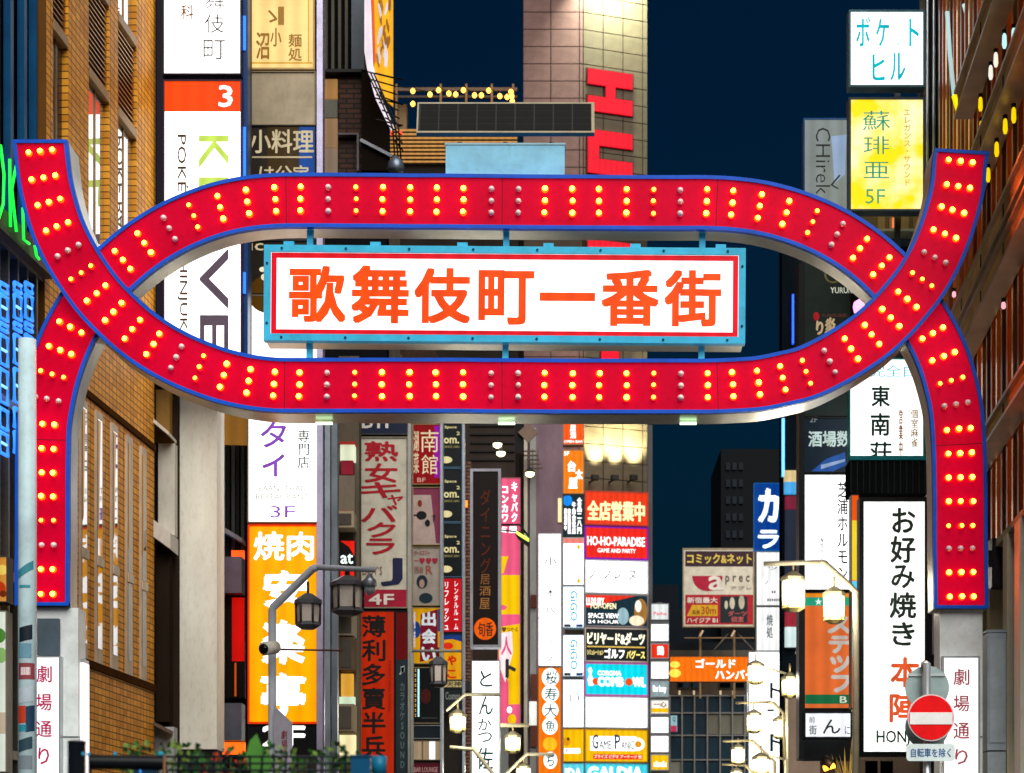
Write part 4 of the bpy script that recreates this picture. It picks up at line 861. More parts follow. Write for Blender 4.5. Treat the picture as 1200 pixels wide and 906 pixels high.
sign('pub_sign', 'vivid red-orange sign with thick black brush characters, bottom of the left column', 418.5, 716, 462.5, 935, D5, 'e:c82c08:.72', 'p:202024:.5', 1,
     texts=[(c, 424, 721+i*28.3, 452, 747+i*28.3, BK, .03) for i, c in enumerate('薄利多賣半兵衛')][:6]+[(c, 424, 890, 452, 916, BK, .03) for i, c in enumerate('衛')]+[('Hakuri tabai hanbey', 454.5, 775, 458.5, 835, 'p:701808:.6', 0, -math.pi/2)])
sign('karaoke_strip', 'dark slate strip with faint music note beside the red-orange sign', 463.5, 716, 478, 935, D5, 'p:1c2c34:.5', 'p:202024:.5', .8,
     texts=[('♫', 468, 780, 474, 791, 'p:a8b4b8:.5'), (V_('カラオケSOUND'), 468.5, 800, 474.5, 900, 'p:58686e:.5')], deco=[('rect', 'dark_red_head', 'e:700c10:.6', 464.5, 718, 477, 773)])
# stack 483-516
D6 = 50
def s6(name, label, v0, v1, panel, frame='p:a89468:.4', texts=(), deco=()): return sign(name, label, 483.5, v0, 516.5, v1, D6, panel, frame, .8, .3, texts=texts, deco=deco)
m6 = empty('sign_mast', 'pale steel mast between the curtain sign column and the black sign column', 'sign mast', P(518, 1140, D6+.2)); k = D6/F
box(m6, 'post', 'm:b8c4d0:.3', -1.2*k, 1.6*k, -.3, .1, 0, 660*k); box(m6, 'back_plate', 'p:50483c:.5', -35*k, -1.3*k, .12, .2, 230*k, 650*k)
s6('red_kanji_sign', 'dark red sign with cream cursive characters and a violet right edge', 497, 568, 'e:980814:.75', texts=[('湖\n菜', 484.5, 505, 491, 555, 'e:e8d0a8:.8', .01), ('南', 493, 504, 514, 530, 'e:f0dcb4:.9', .0), ('館', 494, 533, 513, 556, 'e:f0dcb4:.9', .0), ('BF', 489, 560, 499, 565, 'e:e0b0a0:.7', .02)],
   deco=[('rect', 'violet_edge', 'e:a010b0:.8', 509, 499, 515.5, 560)])
s6('curtain_sign', 'pale sign picturing pink curtains around a dark figure silhouette', 571, 639, 'p:c4aca4:.5',
   deco=[('poly', 'curtain', 'p:8c3858:.6', [(484.5, 572), (515.5, 572), (515.5, 637), (511, 637), (505, 580), (484.5, 580)]), ('disc', 'head', 'p:8a3018:.5', 492, 590, 2.6, 4), ('disc', 'silhouette', 'p:141418:.5', 494, 604, 6, 5), ('disc', 'silhouette', 'p:141418:.5', 501, 613, 3, 4), ('rect', 'silhouette', 'p:141418:.5', 485, 603, 490, 604.5)],
   texts=[('す', 506, 603, 511, 612, 'p:202024:.5', .02)])
s6('portrait_sign', 'pale sign with small red hearts and a dark-haired portrait', 641, 710, 'p:b0a49a:.5',
   deco=[('disc', 'hair', 'p:20303c:.5', 494.5, 682, 6.5, 8), ('disc', 'face', 'p:c0a090:.5', 494.5, 684, 3, 5), ('disc', 'dress', 'p:1c3440:.5', 499, 701, 8, 6)],
   texts=[('ガールズバー', 485.5, 645, 504, 651, 'p:9c4850:.5', .02), ('ー♥♥♥', 485.5, 654, 513, 661, 'p:b02840:.5', .02), ('R', 499, 663, 507, 673, 'p:b05048:.5', 0), ('OPEN 18:00', 485.5, 664, 496, 672, 'p:a07068:.5')])
s6('meeting_cafe_sign', 'yellow and blue sign with white slanted characters on a maroon ribbon', 712, 778, 'e:e8a808:.75',
   deco=[('disc', 'blue_shape', 'p:104a98:.5', 487, 738, 6, 10), ('poly', 'maroon_ribbon', 'e:80142c:.7', [(493, 720), (513, 714), (513, 770), (492, 776)]), ('rect', 'blue_edge', 'p:104a98:.5', 513.2, 714, 515.5, 740)],
   texts=[('出', 494, 717, 511, 734, 'e:d8e0e4:.9', .05), ('会', 494, 737, 511, 755, 'e:d8e0e4:.9', .05), ('い', 494, 758, 511, 775, 'e:d8e0e4:.9', .05), (V_('相席'), 484.6, 716, 487, 760, 'e:e0e0f0:.8', .03)])
s6('dark_picture_sign', 'near-black sign with dim red picture below the yellow ribbon sign', 782, 848, 'p:0c1014:.4', deco=[('rect', 'light_line', 'n:a0e0f0:1.1', 489.5, 784, 491.5, 840), ('disc', 'red_picture', 'p:501410:.6', 499, 816, 6, 9), ('rect', 'grey_line', 'p:50585c:.5', 494, 841, 512, 842)],
   texts=[(V_('::::::::::'), 486, 784, 488, 840, 'e:ffc060:1', .05)])
s6('grey_sign', 'dark grey rounded mesh panel under the near-black picture sign', 850, 866, 'w:2c343c:.6', 'm:a0a8ac:.4')
s6('curtain_window', 'lit window with beige curtain near the bottom of the second column', 868, 891, 'e:b8a080:.7', 'p:806850:.5', deco=[('rect', 'bright_gap', 'e:f0f4ff:1.4', 503, 869, 510, 890), ('rect', 'fold', 'p:8a7458:.6', 494, 869, 496, 890)])
s6('maroon_awning_sign', 'maroon sign board with small pale letters at the bottom edge', 893, 925, 'p:6c1428:.5', 'p:201818:.5', texts=[('BAR LOUNGE', 485, 899, 513, 905, 'p:d0a0a0:.5', .03)])
# stack 520-543
D7 = 54
def s7(name, label, v0, v1, panel, frame='p:38404a:.4', texts=(), deco=()): return sign(name, label, 519.5, v0, 541.5, v1, D7, panel, frame, .6, .3, texts=texts, deco=deco)
CR = 'e:e8dca0:.9'
for i, (v0, v1, lb_) in enumerate(((470, 548, 'black sign with cream letters and oval, topmost of three alike'), (549, 612, 'black sign with cream letters and oval, middle of three alike'), (613, 676.5, 'black sign with cream letters and oval, lowest of three alike'))):
    b_ = v1-50.5 if i else 498
    s7('rental_space_sign', lb_, v0, v1, 'p:10181c:.4', 'p:5c88a8:.4', [('Space', 521, b_+1, 535, b_+5, CR, .03), ('om.', 520, b_+15, 538, b_+22, CR, .05), ('2', 535, b_+8, 539, b_+12, CR, .02), ('SINCE 2001', 520.5, b_+24.5, 538, b_+27, 'e:b0a468:.7', .02)], [('disc', 'cream_oval', CR, 523, b_+41, 7, 4)])
m7 = empty('sign_mast', 'white glowing steel edge right of the three black signs', 'sign mast', P(543.5, 1140, D7+.1)); k = D7/F
box(m7, 'post', 'm:c8d4e4:.25', -1.3*k, 1.6*k, -.2, .1, 0, 650*k); box(m7, 'back_plate', 'p:302c28:.5', -24*k, -1.5*k, .25, .32, 200*k, 650*k)
s7('rental_room_sign', 'red sign with two columns of white katakana under the black signs', 677.5, 741, 'e:d01420:.85', texts=[(V_('リフレッシュ'), 520.5, 682, 526, 738, 'e:ffffff:1.2', .02), (V_('レンタルルーム'), 532, 681, 537, 738, 'e:ffffff:1.2', .01)])
s7('yellow_sign', 'yellow sign with blue top and red hiragana under the red one', 742.5, 797, 'e:f0a814:.8', deco=[('poly', 'blue_top', 'p:1848a0:.4', [(520.2, 743), (541, 743), (541, 752), (530, 749), (520.2, 750)]), ('disc', 'red_mark', 'e:e83018:.8', 525, 757, 6, 4)], texts=[('ゃ', 524, 768, 535, 780, 'e:e01c10:.8', .05), ('こ', 524, 785, 535, 795, 'e:e01c10:.8', .05)])
s7('kanji_strip_sign', 'pale yellow strip with black kanji below the yellow hiragana sign', 797.5, 806, 'e:d8c080:.7', texts=[('天神', 523, 798.5, 540, 805, 'p:101010:.5', .03)])
s7('grey_script_sign', 'dark grey sign with slanted pale script at its middle', 807, 835, 'p:283034:.5', texts=[('Cosmos', 522, 811, 539, 820, 'p:a0a8a0:.5', .01)])
# dark tall sign
sign('dining_sign', 'tall black-brown sign in silver frame with an orange disc near its foot', 551, 549.5, 587, 759, 46, 'p:180c0a:.35', 'm:a8a8b4:.35', 3.2, .35,
     deco=[('disc', 'orange_disc', 'e:f06008:.95', 568.5, 737, 13)],
     texts=[(V_('ダイニング'), 563, 574, 575, 672, 'e:703018:.6', 0), ('居', 563, 673, 574, 685, 'e:a06838:.7', 0), ('酒', 562, 687, 575, 698, 'e:b07840:.8', 0), ('屋', 562, 701, 574, 714, 'e:b07840:.8', 0), ('旬香', 560, 729, 578, 746, 'p:602408:.5', 0)])
# pink/yellow stack 585-611
D8 = 62
k = D8/F
sign('pink_sign', 'pink lit sign with white katakana in two columns right of the dark tall sign', 583, 560, 610, 850, D8, 'e:f05c86:.95', 'p:b06068:.4', .8,
     texts=[(V_('コンカワ'), 588, 570, 596, 612, WT, .04), (V_('キャバク'), 599, 565, 607, 612, WT, .04), ('ミ屋', 587, 617, 606, 625, WT, .04), ('♥つかる', 588, 735, 607, 741, 'p:7c5010:.5'), ('人', 587, 746, 600, 768, 'e:f05090:.9', .02), ('ト', 592, 772, 605, 795, 'p:302c34:.5', .06)],
     deco=[('poly', 'yellow_letter', 'e:f8c400:1', [(585, 652), (596, 652), (594, 658), (590, 672), (584, 672)]), ('rect', 'yellow_field', 'e:f8c400:1', 584.5, 674, 609, 720), ('poly', 'yellow_field', 'e:f8c400:1', [(584.5, 735), (609, 731), (609, 825), (596, 826), (596, 800), (584.5, 770)]),
           ('poly', 'white_figure', 'e:ffe4e8:1.1', [(586, 742), (600, 740), (601, 765), (592, 800), (585, 780)]), ('disc', 'pink_bubble', 'e:f05c86:.95', 588, 712, 6, 3), ('disc', 'white_dot', WT, 597, 832, 3, 4), ('disc', 'yellow_flower', 'e:f8c400:1', 600, 843, 5, 6)])
sign('cutlet_sign', 'white lit square sign with a teal hiragana character below the dark tall sign', 552.5, 774, 586, 813, 47, WH, 'p:b8c8c8:.4', 1, texts=[('と', 562, 786, 577, 805, 'p:0c5c58:.5', .0)])
sign('cutlet_sign', 'long white lit sign with teal vertical characters under the square one', 552.5, 815, 586, 935, 47, WH, 'p:b8c8c8:.4', 1, texts=[('ん', 561, 816, 578, 838, 'p:0c5c58:.5'), ('か', 560, 842, 576, 856, 'p:0c5c58:.5', 0), ('つ', 560, 858, 577, 870, 'p:0c5c58:.5', 0), ('佐', 558, 876, 578, 902, 'p:105450:.5', .01)])
# small orange lantern & grey panel near
q = empty('floodlight_bar', 'black bracket arm with a green-yellow glowing lamp crossing the pink sign', 'lamp', P(615, 628, 58)); k = 58/F
tube(q, 'arm', 'p:15181c:.5', [(-30*k, 0, 13*k), (-6*k, 0, 13*k), (4*k, 0, 0)], .03); tube(q, 'arm', 'p:15181c:.5', [(-30*k, 0, 7*k), (0, 0, 4*k)], .02)
prism(q, 'housing', 'p:10181c:.5', [(-11*k, 2*k), (-8*k, -3*k), (6*k, -14*k), (5*k, -8*k)], -.1, .15); prism(q, 'lens', 'n:d8ff50:2', [(-10*k, 5*k), (-9*k, 2.2*k), (4.5*k, -7*k), (5*k, -4*k)], -.12, .1)
for (u, v) in ((583, 522), (587, 532), (621, 556)):
    q = empty('spot_lamp', {583: 'small bright oval lamp under the arch, upper of the pair', 587: 'small bright oval lamp under the arch, lower of the pair', 621: 'small bright lamp on the grille beside the orange column'}[u], 'lamp', P(u, v, 60), 0, 'small lamps under the arch')
    lathe(q, 'shade', 'p:2a2a2a:.5', [(.03, .2), (.14, .1), (.15, .05)], 10); lathe(q, 'lens', 'n:fff0c0:5', [(.13, .05), (.12, -.03), (.06, -.07)], 10)
dm = empty('diamond_lamp', 'dull brown diamond-shaped plate hanging just under the arch', 'lamp', P(619, 507, 55)); k = 55/F
prism(dm, 'plate', 'w:8a7468:.6', [(-12*k, 0), (0, -12*k), (12*k, 0), (0, 11*k)], -.04, .04); box(dm, 'bracket', 'p:141416:.6', -.35, -.15, .05, .3, -.5, .6)
# facade right of the pink sign
fc = empty('mauve_building', 'mauve-grey facade with pale pilaster between pink sign and white tall sign', 'building', P(635, 1140, 92)); k = 92/F
hx = lambda u: (u-635)*k; hz = lambda v: (1140-v)*k
box(fc, 'wall', 'w:8a7480:.7', hx(604), hx(662), .5, 8, 0, hz(490)); box(fc, 'pilaster', 'w:dcd4c0:.6', hx(611), hx(618), .1, .49, 0, hz(500)); box(fc, 'pilaster', 'w:a8aca8:.6', hx(621), hx(628), .2, .49, 0, hz(500))
box(fc, 'brown_window', 'w:6a4038:.6', hx(622), hx(629), .05, .19, hz(712), hz(697)); box(fc, 'brown_window', 'w:7a4a3c:.6', hx(622), hx(630), .05, .19, hz(875), hz(790)); box(fc, 'lit_door', 'e:f0f4ec:1.2', hx(620), hx(629), .02, .045, hz(850), hz(822))
for i in range(5): box(fc, 'grille_bar', 'p:6a5848:.5', hx(611+i*3), hx(628+i*2), -.3, -.2, hz(531+i*5), hz(529.5+i*5))
for u in (612, 618, 624, 630): box(fc, 'grille_bar', 'p:6a5848:.5', hx(u), hx(u+1), -.35, -.31, hz(556), hz(528))
tb = empty('tiled_pillar', 'thin brown tiled pillar between the black sign column and the tall dark sign', 'pillar', P(547, 1140, 60)); k = 60/F
box(tb, 'shaft', brick_mat('pillar_tile', '8a6656', '6c4c40', '3c2c26', .4, .1, .02, True), -3*k, 5*k, 0, 1, 0, 600*k); box(tb, 'orange_light', 'n:ff8a20:1.5', -2*k, 1*k, -.2, -.02, 545*k, 552*k)
box(tb, 'cable_box', 'p:30343a:.5', -2*k, 4*k, -.1, -.01, 330*k, 342*k)
dk = empty('dark_shop_block', 'dark shop block with shutters behind the arch between the sign columns', 'building', P(570, 1140, 66)); k = 66/F
box(dk, 'wall', 'w:3c3430:.7', (541-570)*k, (604-570)*k, 0, 5, 0, 650*k)
for i in range(5): box(dk, 'shutter_line', 'p:1c1a1a:.6', (551-570)*k, (603-570)*k, -.05, -.002, (1140-500-i*10)*k, (1140-498-i*10)*k)
box(dk, 'grey_panel', 'w:8c9494:.6', (585-570)*k, (596-570)*k, -.3, -.05, 200*k, (1140-798)*k)

# ================================================================== CENTRE RIGHT
D = 110; k = D/F
cb_ = empty('office_building', 'dark gridded glass office building at the street end', 'building', P(826, 1044, D)); cb_.location.z = 0
cx = lambda u: (u-826)*k; cz = lambda v: CH+(V0-v)*k
box(cb_, 'wall', 'w:2c3034:.7', cx(757), cx(892), .3, 14, 0, cz(752))
box(cb_, 'roof_block', 'p:06121c:.8', cx(757), cx(800), 4, 14, cz(751.9), cz(672)); box(cb_, 'roof_block', 'p:04090f:.8', cx(855), cx(935), 6, 14, cz(751.9), cz(498)); box(cb_, 'roof_block', 'p:07121c:.8', cx(800.3), cx(854.7), 8, 14, cz(751.9), cz(690))
box(cb_, 'parapet', 'w:6a6458:.7', cx(785), cx(884), .0, .29, cz(769), cz(762))
box(cb_, 'brown_band', 'w:5c5044:.7', cx(785), cx(884), .1, .29, cz(814), cz(799))
for u in (793.5, 809, 842.5, 858.5): 
    f_ = box(cb_, 'window', 'p:3a3630:.5', cx(u), cx(u+14.5), .02, .095, cz(807), cz(798.8)); box(f_, 'pane', 'g:18242c', cx(u+1), cx(u+13.5), .01, .019, cz(806), cz(799))
for u in (795, 812, 843, 858): box(cb_, 'facade_lamp', 'e:f0d8b0:.9', cx(u), cx(u+2), -.3, -.1, cz(814.5), cz(810))
vs = [(816, 834), (836.5, 860), (863.5, 889), (891.5, 912)]
ucol = [(757, 770), (771.5, 784), (785.5, 798.5), (800, 813), (815, 828), (830.5, 843), (845, 857.5), (859, 872), (874, 890)]
for j, (v0, v1) in enumerate(vs):
    us = ucol if j % 2 == 0 else [(771.5, 798.5), (800, 828), (830.5, 857.5), (859, 890)]
    for (a, b) in us:
        mt = 'w:7a786a:.6' if (j == 1 and a > 825) else ('w:8a8a80:.6' if (j == 3 and a < 775) else 'p:16303e:.4')
        o = box(cb_, 'pane', mt, cx(a), cx(b), .2, .28, cz(v1), cz(v0))
        if mt[0] == 'w': o['label'] = 'opaque olive-grey panel'
for v in (814.3, 834.5, 860.8, 889.5, 912.5): box(cb_, 'transom', 'm:8a8c88:.4', cx(785), cx(884), .1, .29, cz(v+1.5), cz(v))
for u in (784.3, 798.6, 813.2, 828.3, 843.2, 857.7, 872.2): box(cb_, 'mullion', 'm:8a8c88:.4', cx(u), cx(u+1.6), .05, .29, cz(915), cz(814))
sign('notice_sign', 'small pale blue and pink notice in the office window', 785.5, 838, 794, 858, 109, 'e:a0d0d8:.8', 'p:30343a:.5', .5, .05, deco=[('rect', 'pink_part', 'e:d03860:.8', 786.2, 850.5, 793, 857.5)], texts=[('Q', 788, 840, 792, 846, 'p:305060:.5')])
for u in (861, 869, 877):
    for v in range(515, 690, 21): box(cb_, 'far_window', ('p:0a1420:.6', 'p:101c28:.6', 'p:0c1620:.6')[(u+v) % 3], cx(u), cx(u+5), 5.9, 5.99, cz(v+9), cz(v))
# rooftop billboard
bbd = sign('rooftop_billboard', 'large cream rooftop billboard with brown header, red bowl logo and red corner panels', 800, 642.5, 884, 735, 106, 'p:e0d8c4:.5', 'p:a89878:.5', 1.5, .4,
     texts=[('コミック&ネット', 805, 649, 881, 661, 'e:f0d060:.8', .03), ('p r e c i o', 850, 672, 893, 685, 'p:6a6058:.5', 0), ('a', 830, 675, 848, 692, 'p:f0e8dc:.5', .04), ('アプレ', 856, 687, 881, 691, 'p:8a8478:.5', 0), ('新宿最大', 805, 700, 841, 707, 'p:f0e8dc:.5', .03),
            ('直通', 811, 715, 820, 720, 'p:602010:.5', .01), ('30m', 822, 711, 839, 720, 'p:a02818:.5', .01), ('ハイジア B1', 805, 724, 841, 730, 'p:f0e8dc:.5', .03), ('ダーツ\n個室', 853, 716, 875, 729, 'p:d06868:.5', .02)],
     deco=[('rect', 'brown_header', 'p:3c2430:.5', 803, 646, 883, 664), ('poly', 'red_bowl', 'p:b81c3c:.5', [(811, 675)]+[(829-18*math.cos(t*math.pi/10), 675+18*math.sin(t*math.pi/10)) for t in range(1, 10)]+[(847, 675)]),
           ('rect', 'red_panel', 'p:b8202c:.5', 803, 697, 883, 732), ('poly', 'yellow_plate', 'e:e8b030:.7', [(811, 709), (841, 709), (841, 722), (805, 722)]), ('rect', 'dark_picture', 'p:20282c:.5', 844, 699, 876, 730),
           ('disc', 'bottle', 'p:d0c8b0:.5', 851, 709, 2, 5), ('disc', 'bottle', 'p:d8d0b8:.5', 858, 707, 3, 7), ('disc', 'bottle', 'p:c8c0a8:.5', 869, 706, 3.5, 8)], cat='billboard')
k = 106/F
for u in (820, 860): box(bbd, 'leg', 'p:8a7050:.5', (u-842)*k, (u-839.5)*k, .4, .6, -3.6, -.0)
for a, b, v in ((802, 884, 747),): box(bbd, 'walkway_rail', 'p:9a7c58:.5', (a-842)*k, (b-842)*k, .0, .1, (735-v-1)*k, (735-v)*k)
for (a, b) in (((833, 766), (857, 738)), ((887, 764), (863, 738))): tube(bbd, 'brace', 'p:7a7468:.5', [((a[0]-842)*k, .5, (735-a[1])*k), ((b[0]-842)*k, .5, (735-b[1])*k)], .04, 6)
for u in (818, 855): prism(bbd, 'sign_lamp', 'p:d8b890:.5', [((u-842)*k, -12*k), ((u-840)*k, -13*k), ((u-836)*k, -6*k), ((u-838)*k, -5*k)], -.6, -.3)
sign('karaoke_banner', 'orange lit banner with white katakana in two rows at the street end', 785, 769.5, 890, 799, 100, 'e:ff7408:1.0', 'p:a06030:.5', .5, .4,
     texts=[('ゴールド', 815, 772, 862, 783, WT, .04), ('ハンバー', 838, 785, 884, 796, WT, .04)], deco=[('disc', 'yellow_mark', 'e:ffe050:1.2', 791, 779, 6, 4), ('disc', 'yellow_mark', 'e:ffe050:1.2', 791, 789, 7, 5)])
# green/white/blue convenience sign
sign('convenience_sign', 'green white and blue striped lit sign beside the bright lamps', 875.5, 797, 884.5, 835, 98, WH, 'p:c0c8c8:.4', .3, .3, deco=[('rect', 'green_stripe', 'e:20c058:.9', 876, 798, 884, 812), ('rect', 'blue_stripe', 'e:40b0f0:1', 876, 828, 884, 834)])

# ================================================================== RIGHT SIGNS
D9 = 84
sign('karaoke_sign', 'blue lit sign with large white outlined katakana on the right side', 883.5, 566, 916, 645.5, D9, 'e:0848a8:.8', 'e:1870c8:.6', 1, texts=[('カ', 888, 572, 913, 613, 'e:e8ffff:1.8', .05), ('ラ', 888, 621, 913, 643, 'e:e8ffff:1.8', .05)])
sign('white_right_sign', 'white lit sign with dotted stair pattern under the blue one', 886, 646.5, 917, 710, D9, WH1, 'p:b0b8b8:.4', .8,
     texts=[('ッ', 900, 664, 911, 668, 'p:90a0a0:.5'), ('ノ', 896, 680, 900, 685, 'p:90a0a0:.5'), ('..::..', 899, 692, 914, 705, 'p:687478:.5', .02)])
sign('white_right_sign', 'white lit sign with faint grey vertical script below the dotted one', 886, 711, 917, 763, D9, WH1, 'p:b0b8b8:.4', .8, texts=[(V_('焼処'), 898, 720, 906, 748, 'p:a0b8c0:.5')])
KT = 'p:285058:.5'
sign('white_right_sign', 'tall white lit sign with dark teal strokes at the lower right, behind the lamps', 877, 764, 921, 935, D9+1, WH, 'p:b0b8b8:.4', .8,
     texts=[('ト', 902, 800, 917, 819, KT, .03), ('ー', 899, 831, 907, 834, KT, .02), ('ヽ', 900, 848, 905, 851, KT, .02), ('ト', 902, 860, 919, 881, KT, .03), ('二', 899, 890, 907, 895, KT, .02), ('ノ', 913, 892, 917, 904, KT, .04)])
# orange slim sign and dark gap
sign('slim_orange_sign', 'slim orange lit vertical strip between white lamps at the lower right', 919.5, 812, 924, 850, 80, 'e:ff8010:1', 'p:906030:.5', .4, .3)
# dark wall right mid
rw_ = empty('dark_right_building', 'dark building with blue neon edge strips behind the right sign columns', 'building', P(930, 1044, 78)); rw_.location.z = 0; k = 78/F
wx = lambda u: (u-930)*k; wz = lambda v: CH+(V0-v)*k
box(rw_, 'wall', 'w:10161c:.7', wx(918), wx(1100), .5, 1.5, 0, wz(262)); 
box(rw_, 'neon_strip', 'n:1058ff:1.6', wx(929.5), wx(931.5), .3, .49, wz(400), wz(342)); box(rw_, 'neon_strip', 'n:60b8ff:1.6', wx(917.5), wx(920.5), .3, .49, wz(556), wz(488))
box(rw_, 'small_sign', 'e:e0c890:1', wx(920), wx(934), .2, .48, wz(563), wz(550)); box(rw_, 'small_sign', 'e:48a8e8:1', wx(920), wx(934), .2, .48, wz(577), wz(563.5)); box(rw_, 'small_sign', 'e:801838:.8', wx(921), wx(934), .2, .48, wz(595), wz(580))
box(rw_, 'small_sign', 'e:20283c:.8', wx(921), wx(934), .2, .48, wz(690), wz(596)); box(rw_, 'small_sign', 'e:a02838:.8', wx(921), wx(934), .2, .48, wz(733), wz(716)); box(rw_, 'small_sign', 'e:d8f0f0:1', wx(921), wx(934), .2, .48, wz(757), wz(734))
box(rw_, 'brown_wall', 'w:8a7668:.7', wx(925), wx(965), .2, .49, 0, wz(800))
# mast (dark) carrying column 942-998
D10 = 40.5; k = D10/F
m10 = empty('sign_mast', 'black mast on the left edge of the tall green-black sign column', 'sign mast', P(938, 1140, D10+.1))
box(m10, 'post', 'p:12181c:.4', (935-938)*k, (941.5-938)*k, -.2, .3, 250*k, (1140-310)*k); box(m10, 'back_plate', 'p:1c2022:.4', (941.6-938)*k, (1000-938)*k, .3, .4, 250*k, (1140-270)*k)
def s10(name, label, v0, v1, panel, frame='p:242a2c:.4', texts=(), deco=(), u1=996): return sign(name, label, 942, v0, u1, v1, D10, panel, frame, 1.2, .3, texts=texts, deco=deco)
sign('script_sign', 'pale glassy grey sign with thin slanted handwriting against the night sky', 941.5, 139, 997, 262, D10, 'e:a4b0b0:.55', 'p:1858a0:.4', 1.5,
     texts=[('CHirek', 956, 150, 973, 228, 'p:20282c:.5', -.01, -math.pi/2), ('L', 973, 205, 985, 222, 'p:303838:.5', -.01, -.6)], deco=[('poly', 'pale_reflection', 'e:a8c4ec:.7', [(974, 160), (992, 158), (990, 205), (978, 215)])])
s10('green_black_sign', 'large green-black sign with small cream lettering and a red mark on the right', 275, 488, 'p:20302e:.4', texts=[('YURURI', 973, 337, 1000, 344, 'e:d8dcc8:.9', .02), ('九州居酒屋', 963, 368, 992, 372, 'p:8a5048:.5', .01), ('り', 956, 376, 965, 393, 'e:c8b088:.8', .05), ('炎', 966, 372, 980, 392, 'e:c8b088:.8', .05)],
    deco=[('disc', 'ring', 'p:8a8a50:.5', 976, 322, 10), ('disc', 'ring_hole', 'p:20302e:.4', 976, 322, 8), ('disc', 'red_mark', 'e:b01c20:.8', 956.5, 371, 3.5, 5)])
s10('tavern_sign', 'navy sign with white bold kanji and blue light streak', 489, 554, 'p:10283c:.35', texts=[('2F', 949, 488.5, 958, 495, 'p:a0b0b4:.5'), ('酒場数', 947, 505, 997, 524, 'e:c8e0dc:.9', .03)],
    deco=[('poly', 'blue_streak', 'e:2860b8:.7', [(950, 553), (968, 538), (990, 530), (992, 545), (975, 553)]), ('poly', 'pale_streak', 'e:a0b8e0:.8', [(962, 545), (990, 538), (990, 541), (962, 550)])])
s10('hormone_grill_sign', 'white lit sign with dark green vertical kana on the right above the orange one', 555.5, 692, WH, texts=[(V_('芝浦ホルモン'), 981, 565, 994, 680, 'p:1c4038:.5', .0), (V_('七輪焼肉'), 961, 622, 965, 650, 'p:50706c:.5')])
s10('steak_sign', 'orange sign with green bands and white outlined katakana', 694, 831, 'e:e06a2c:1.0', 'p:283028:.4',
    texts=[('★', 955, 701, 963, 709, 'e:e8fff0:1', .02)]+[(c, 969+i*1.5, 722+i*23, 997+i*.2, 743+i*23, 'e:d0c8c0:.85', .07) for i, c in enumerate('ステッフ')]+[('B1', 984, 816, 998, 824, 'e:e8f0e0:.9', .03)],
    deco=[('rect', 'green_band', 'e:20b088:.8', 943.5, 700, 995, 710), ('rect', 'green_band', 'e:087848:.7', 943.5, 814, 995, 825), ('rect', 'orange_top', 'e:f89010:.9', 943.5, 695.5, 995, 699.8)])
sign('noodle_sign', 'small white lit sign with one big hiragana below the orange sign', 942, 834, 998.5, 865.5, D10-.2, 'e:eef2ff:1.3', 'p:101820:.4', 2,
     texts=[('ん', 964, 843, 985, 860, 'p:203840:.5', 0), ('前', 948, 840, 955, 847, 'p:a0b0c0:.5'), ('街', 948, 850, 957, 861, 'p:708898:.5'), ('に', 990, 851, 996, 861, 'p:a0b0c0:.5')])
# first column right
wm = newmat('worn_yellow_acrylic'); worn = wm[0]
tcw = wm[1].nodes.new('ShaderNodeTexCoord'); nw = wm[1].nodes.new('ShaderNodeTexNoise'); nw.inputs['Scale'].default_value = 1.4; nw.inputs['Detail'].default_value = 3
rw0 = wm[1].nodes.new('ShaderNodeValToRGB'); rw0.color_ramp.elements[0].color = (1, .72, .0, 1); rw0.color_ramp.elements[0].position = .42; rw0.color_ramp.elements[1].color = (1, .95, .55, 1); rw0.color_ramp.elements[1].position = .62
wm[1].links.new(tcw.outputs['Object'], nw.inputs['Vector']); wm[1].links.new(nw.outputs[0], rw0.inputs[0]); wm[1].links.new(rw0.outputs[0], wm[2].inputs['Emission Color']); wm[2].inputs['Emission Strength'].default_value = 1.1; wm[2].inputs['Base Color'].default_value = (.4, .3, .0, 1)
D11 = 38.6; k = D11/F
m11 = empty('sign_mast', 'dark steel mast running up behind the cyan lettered and yellow signs', 'sign mast', P(1040, 1140, D11+.35))
box(m11, 'post', 'p:2c3236:.4', (1078-1040)*k, (1083-1040)*k, .05, .2, 600*k, 1120*k); box(m11, 'post', 'p:2c3236:.4', (1050-1040)*k, (1056-1040)*k, .05, .2, 700*k, 1120*k)
CY = 'e:00c8d8:.95'
sign('building_name_sign', 'white lit square sign with cyan katakana at the top right', 994.5, 12, 1084, 102.5, D11, 'e:f4fffc:2.6', 'p:6090a0:.4', 2.5,
     texts=[('ホ', 1003, 22, 1019, 55, CY, .02), ('゛', 1014, 20, 1020, 28, CY, .02), ('ケ', 1026, 22, 1042, 55, CY, .02), ('ッ', 1048, 33, 1058, 55, 'e:a0f0f0:1.1', -.005), ('ト', 1065, 22, 1077, 55, CY, .02), ('ヒ', 1022, 64, 1037, 95, CY, .02), ('ル', 1043, 62, 1061, 95, CY, .02)])
sign('coffee_sign', 'bright yellow lit sign with teal kanji and 5F under the cyan lettered one', 994.5, 114.5, 1084, 248, D11, worn, 'p:50606c:.4', 2.5,
     texts=[('蘇', 1011, 130, 1043, 153, 'e:20b090:.8', -.005), ('琲', 1012, 160, 1042, 181, 'e:20b090:.8', -.005), ('亜', 1012, 190, 1042, 209, 'e:20b090:.8', -.005), ('5F', 1014, 222, 1037, 239, 'e:60b880:.9', 0), (V_('エレガンス・サウンド'), 1059, 129, 1067, 218, 'e:d8a800:.9', .01)])
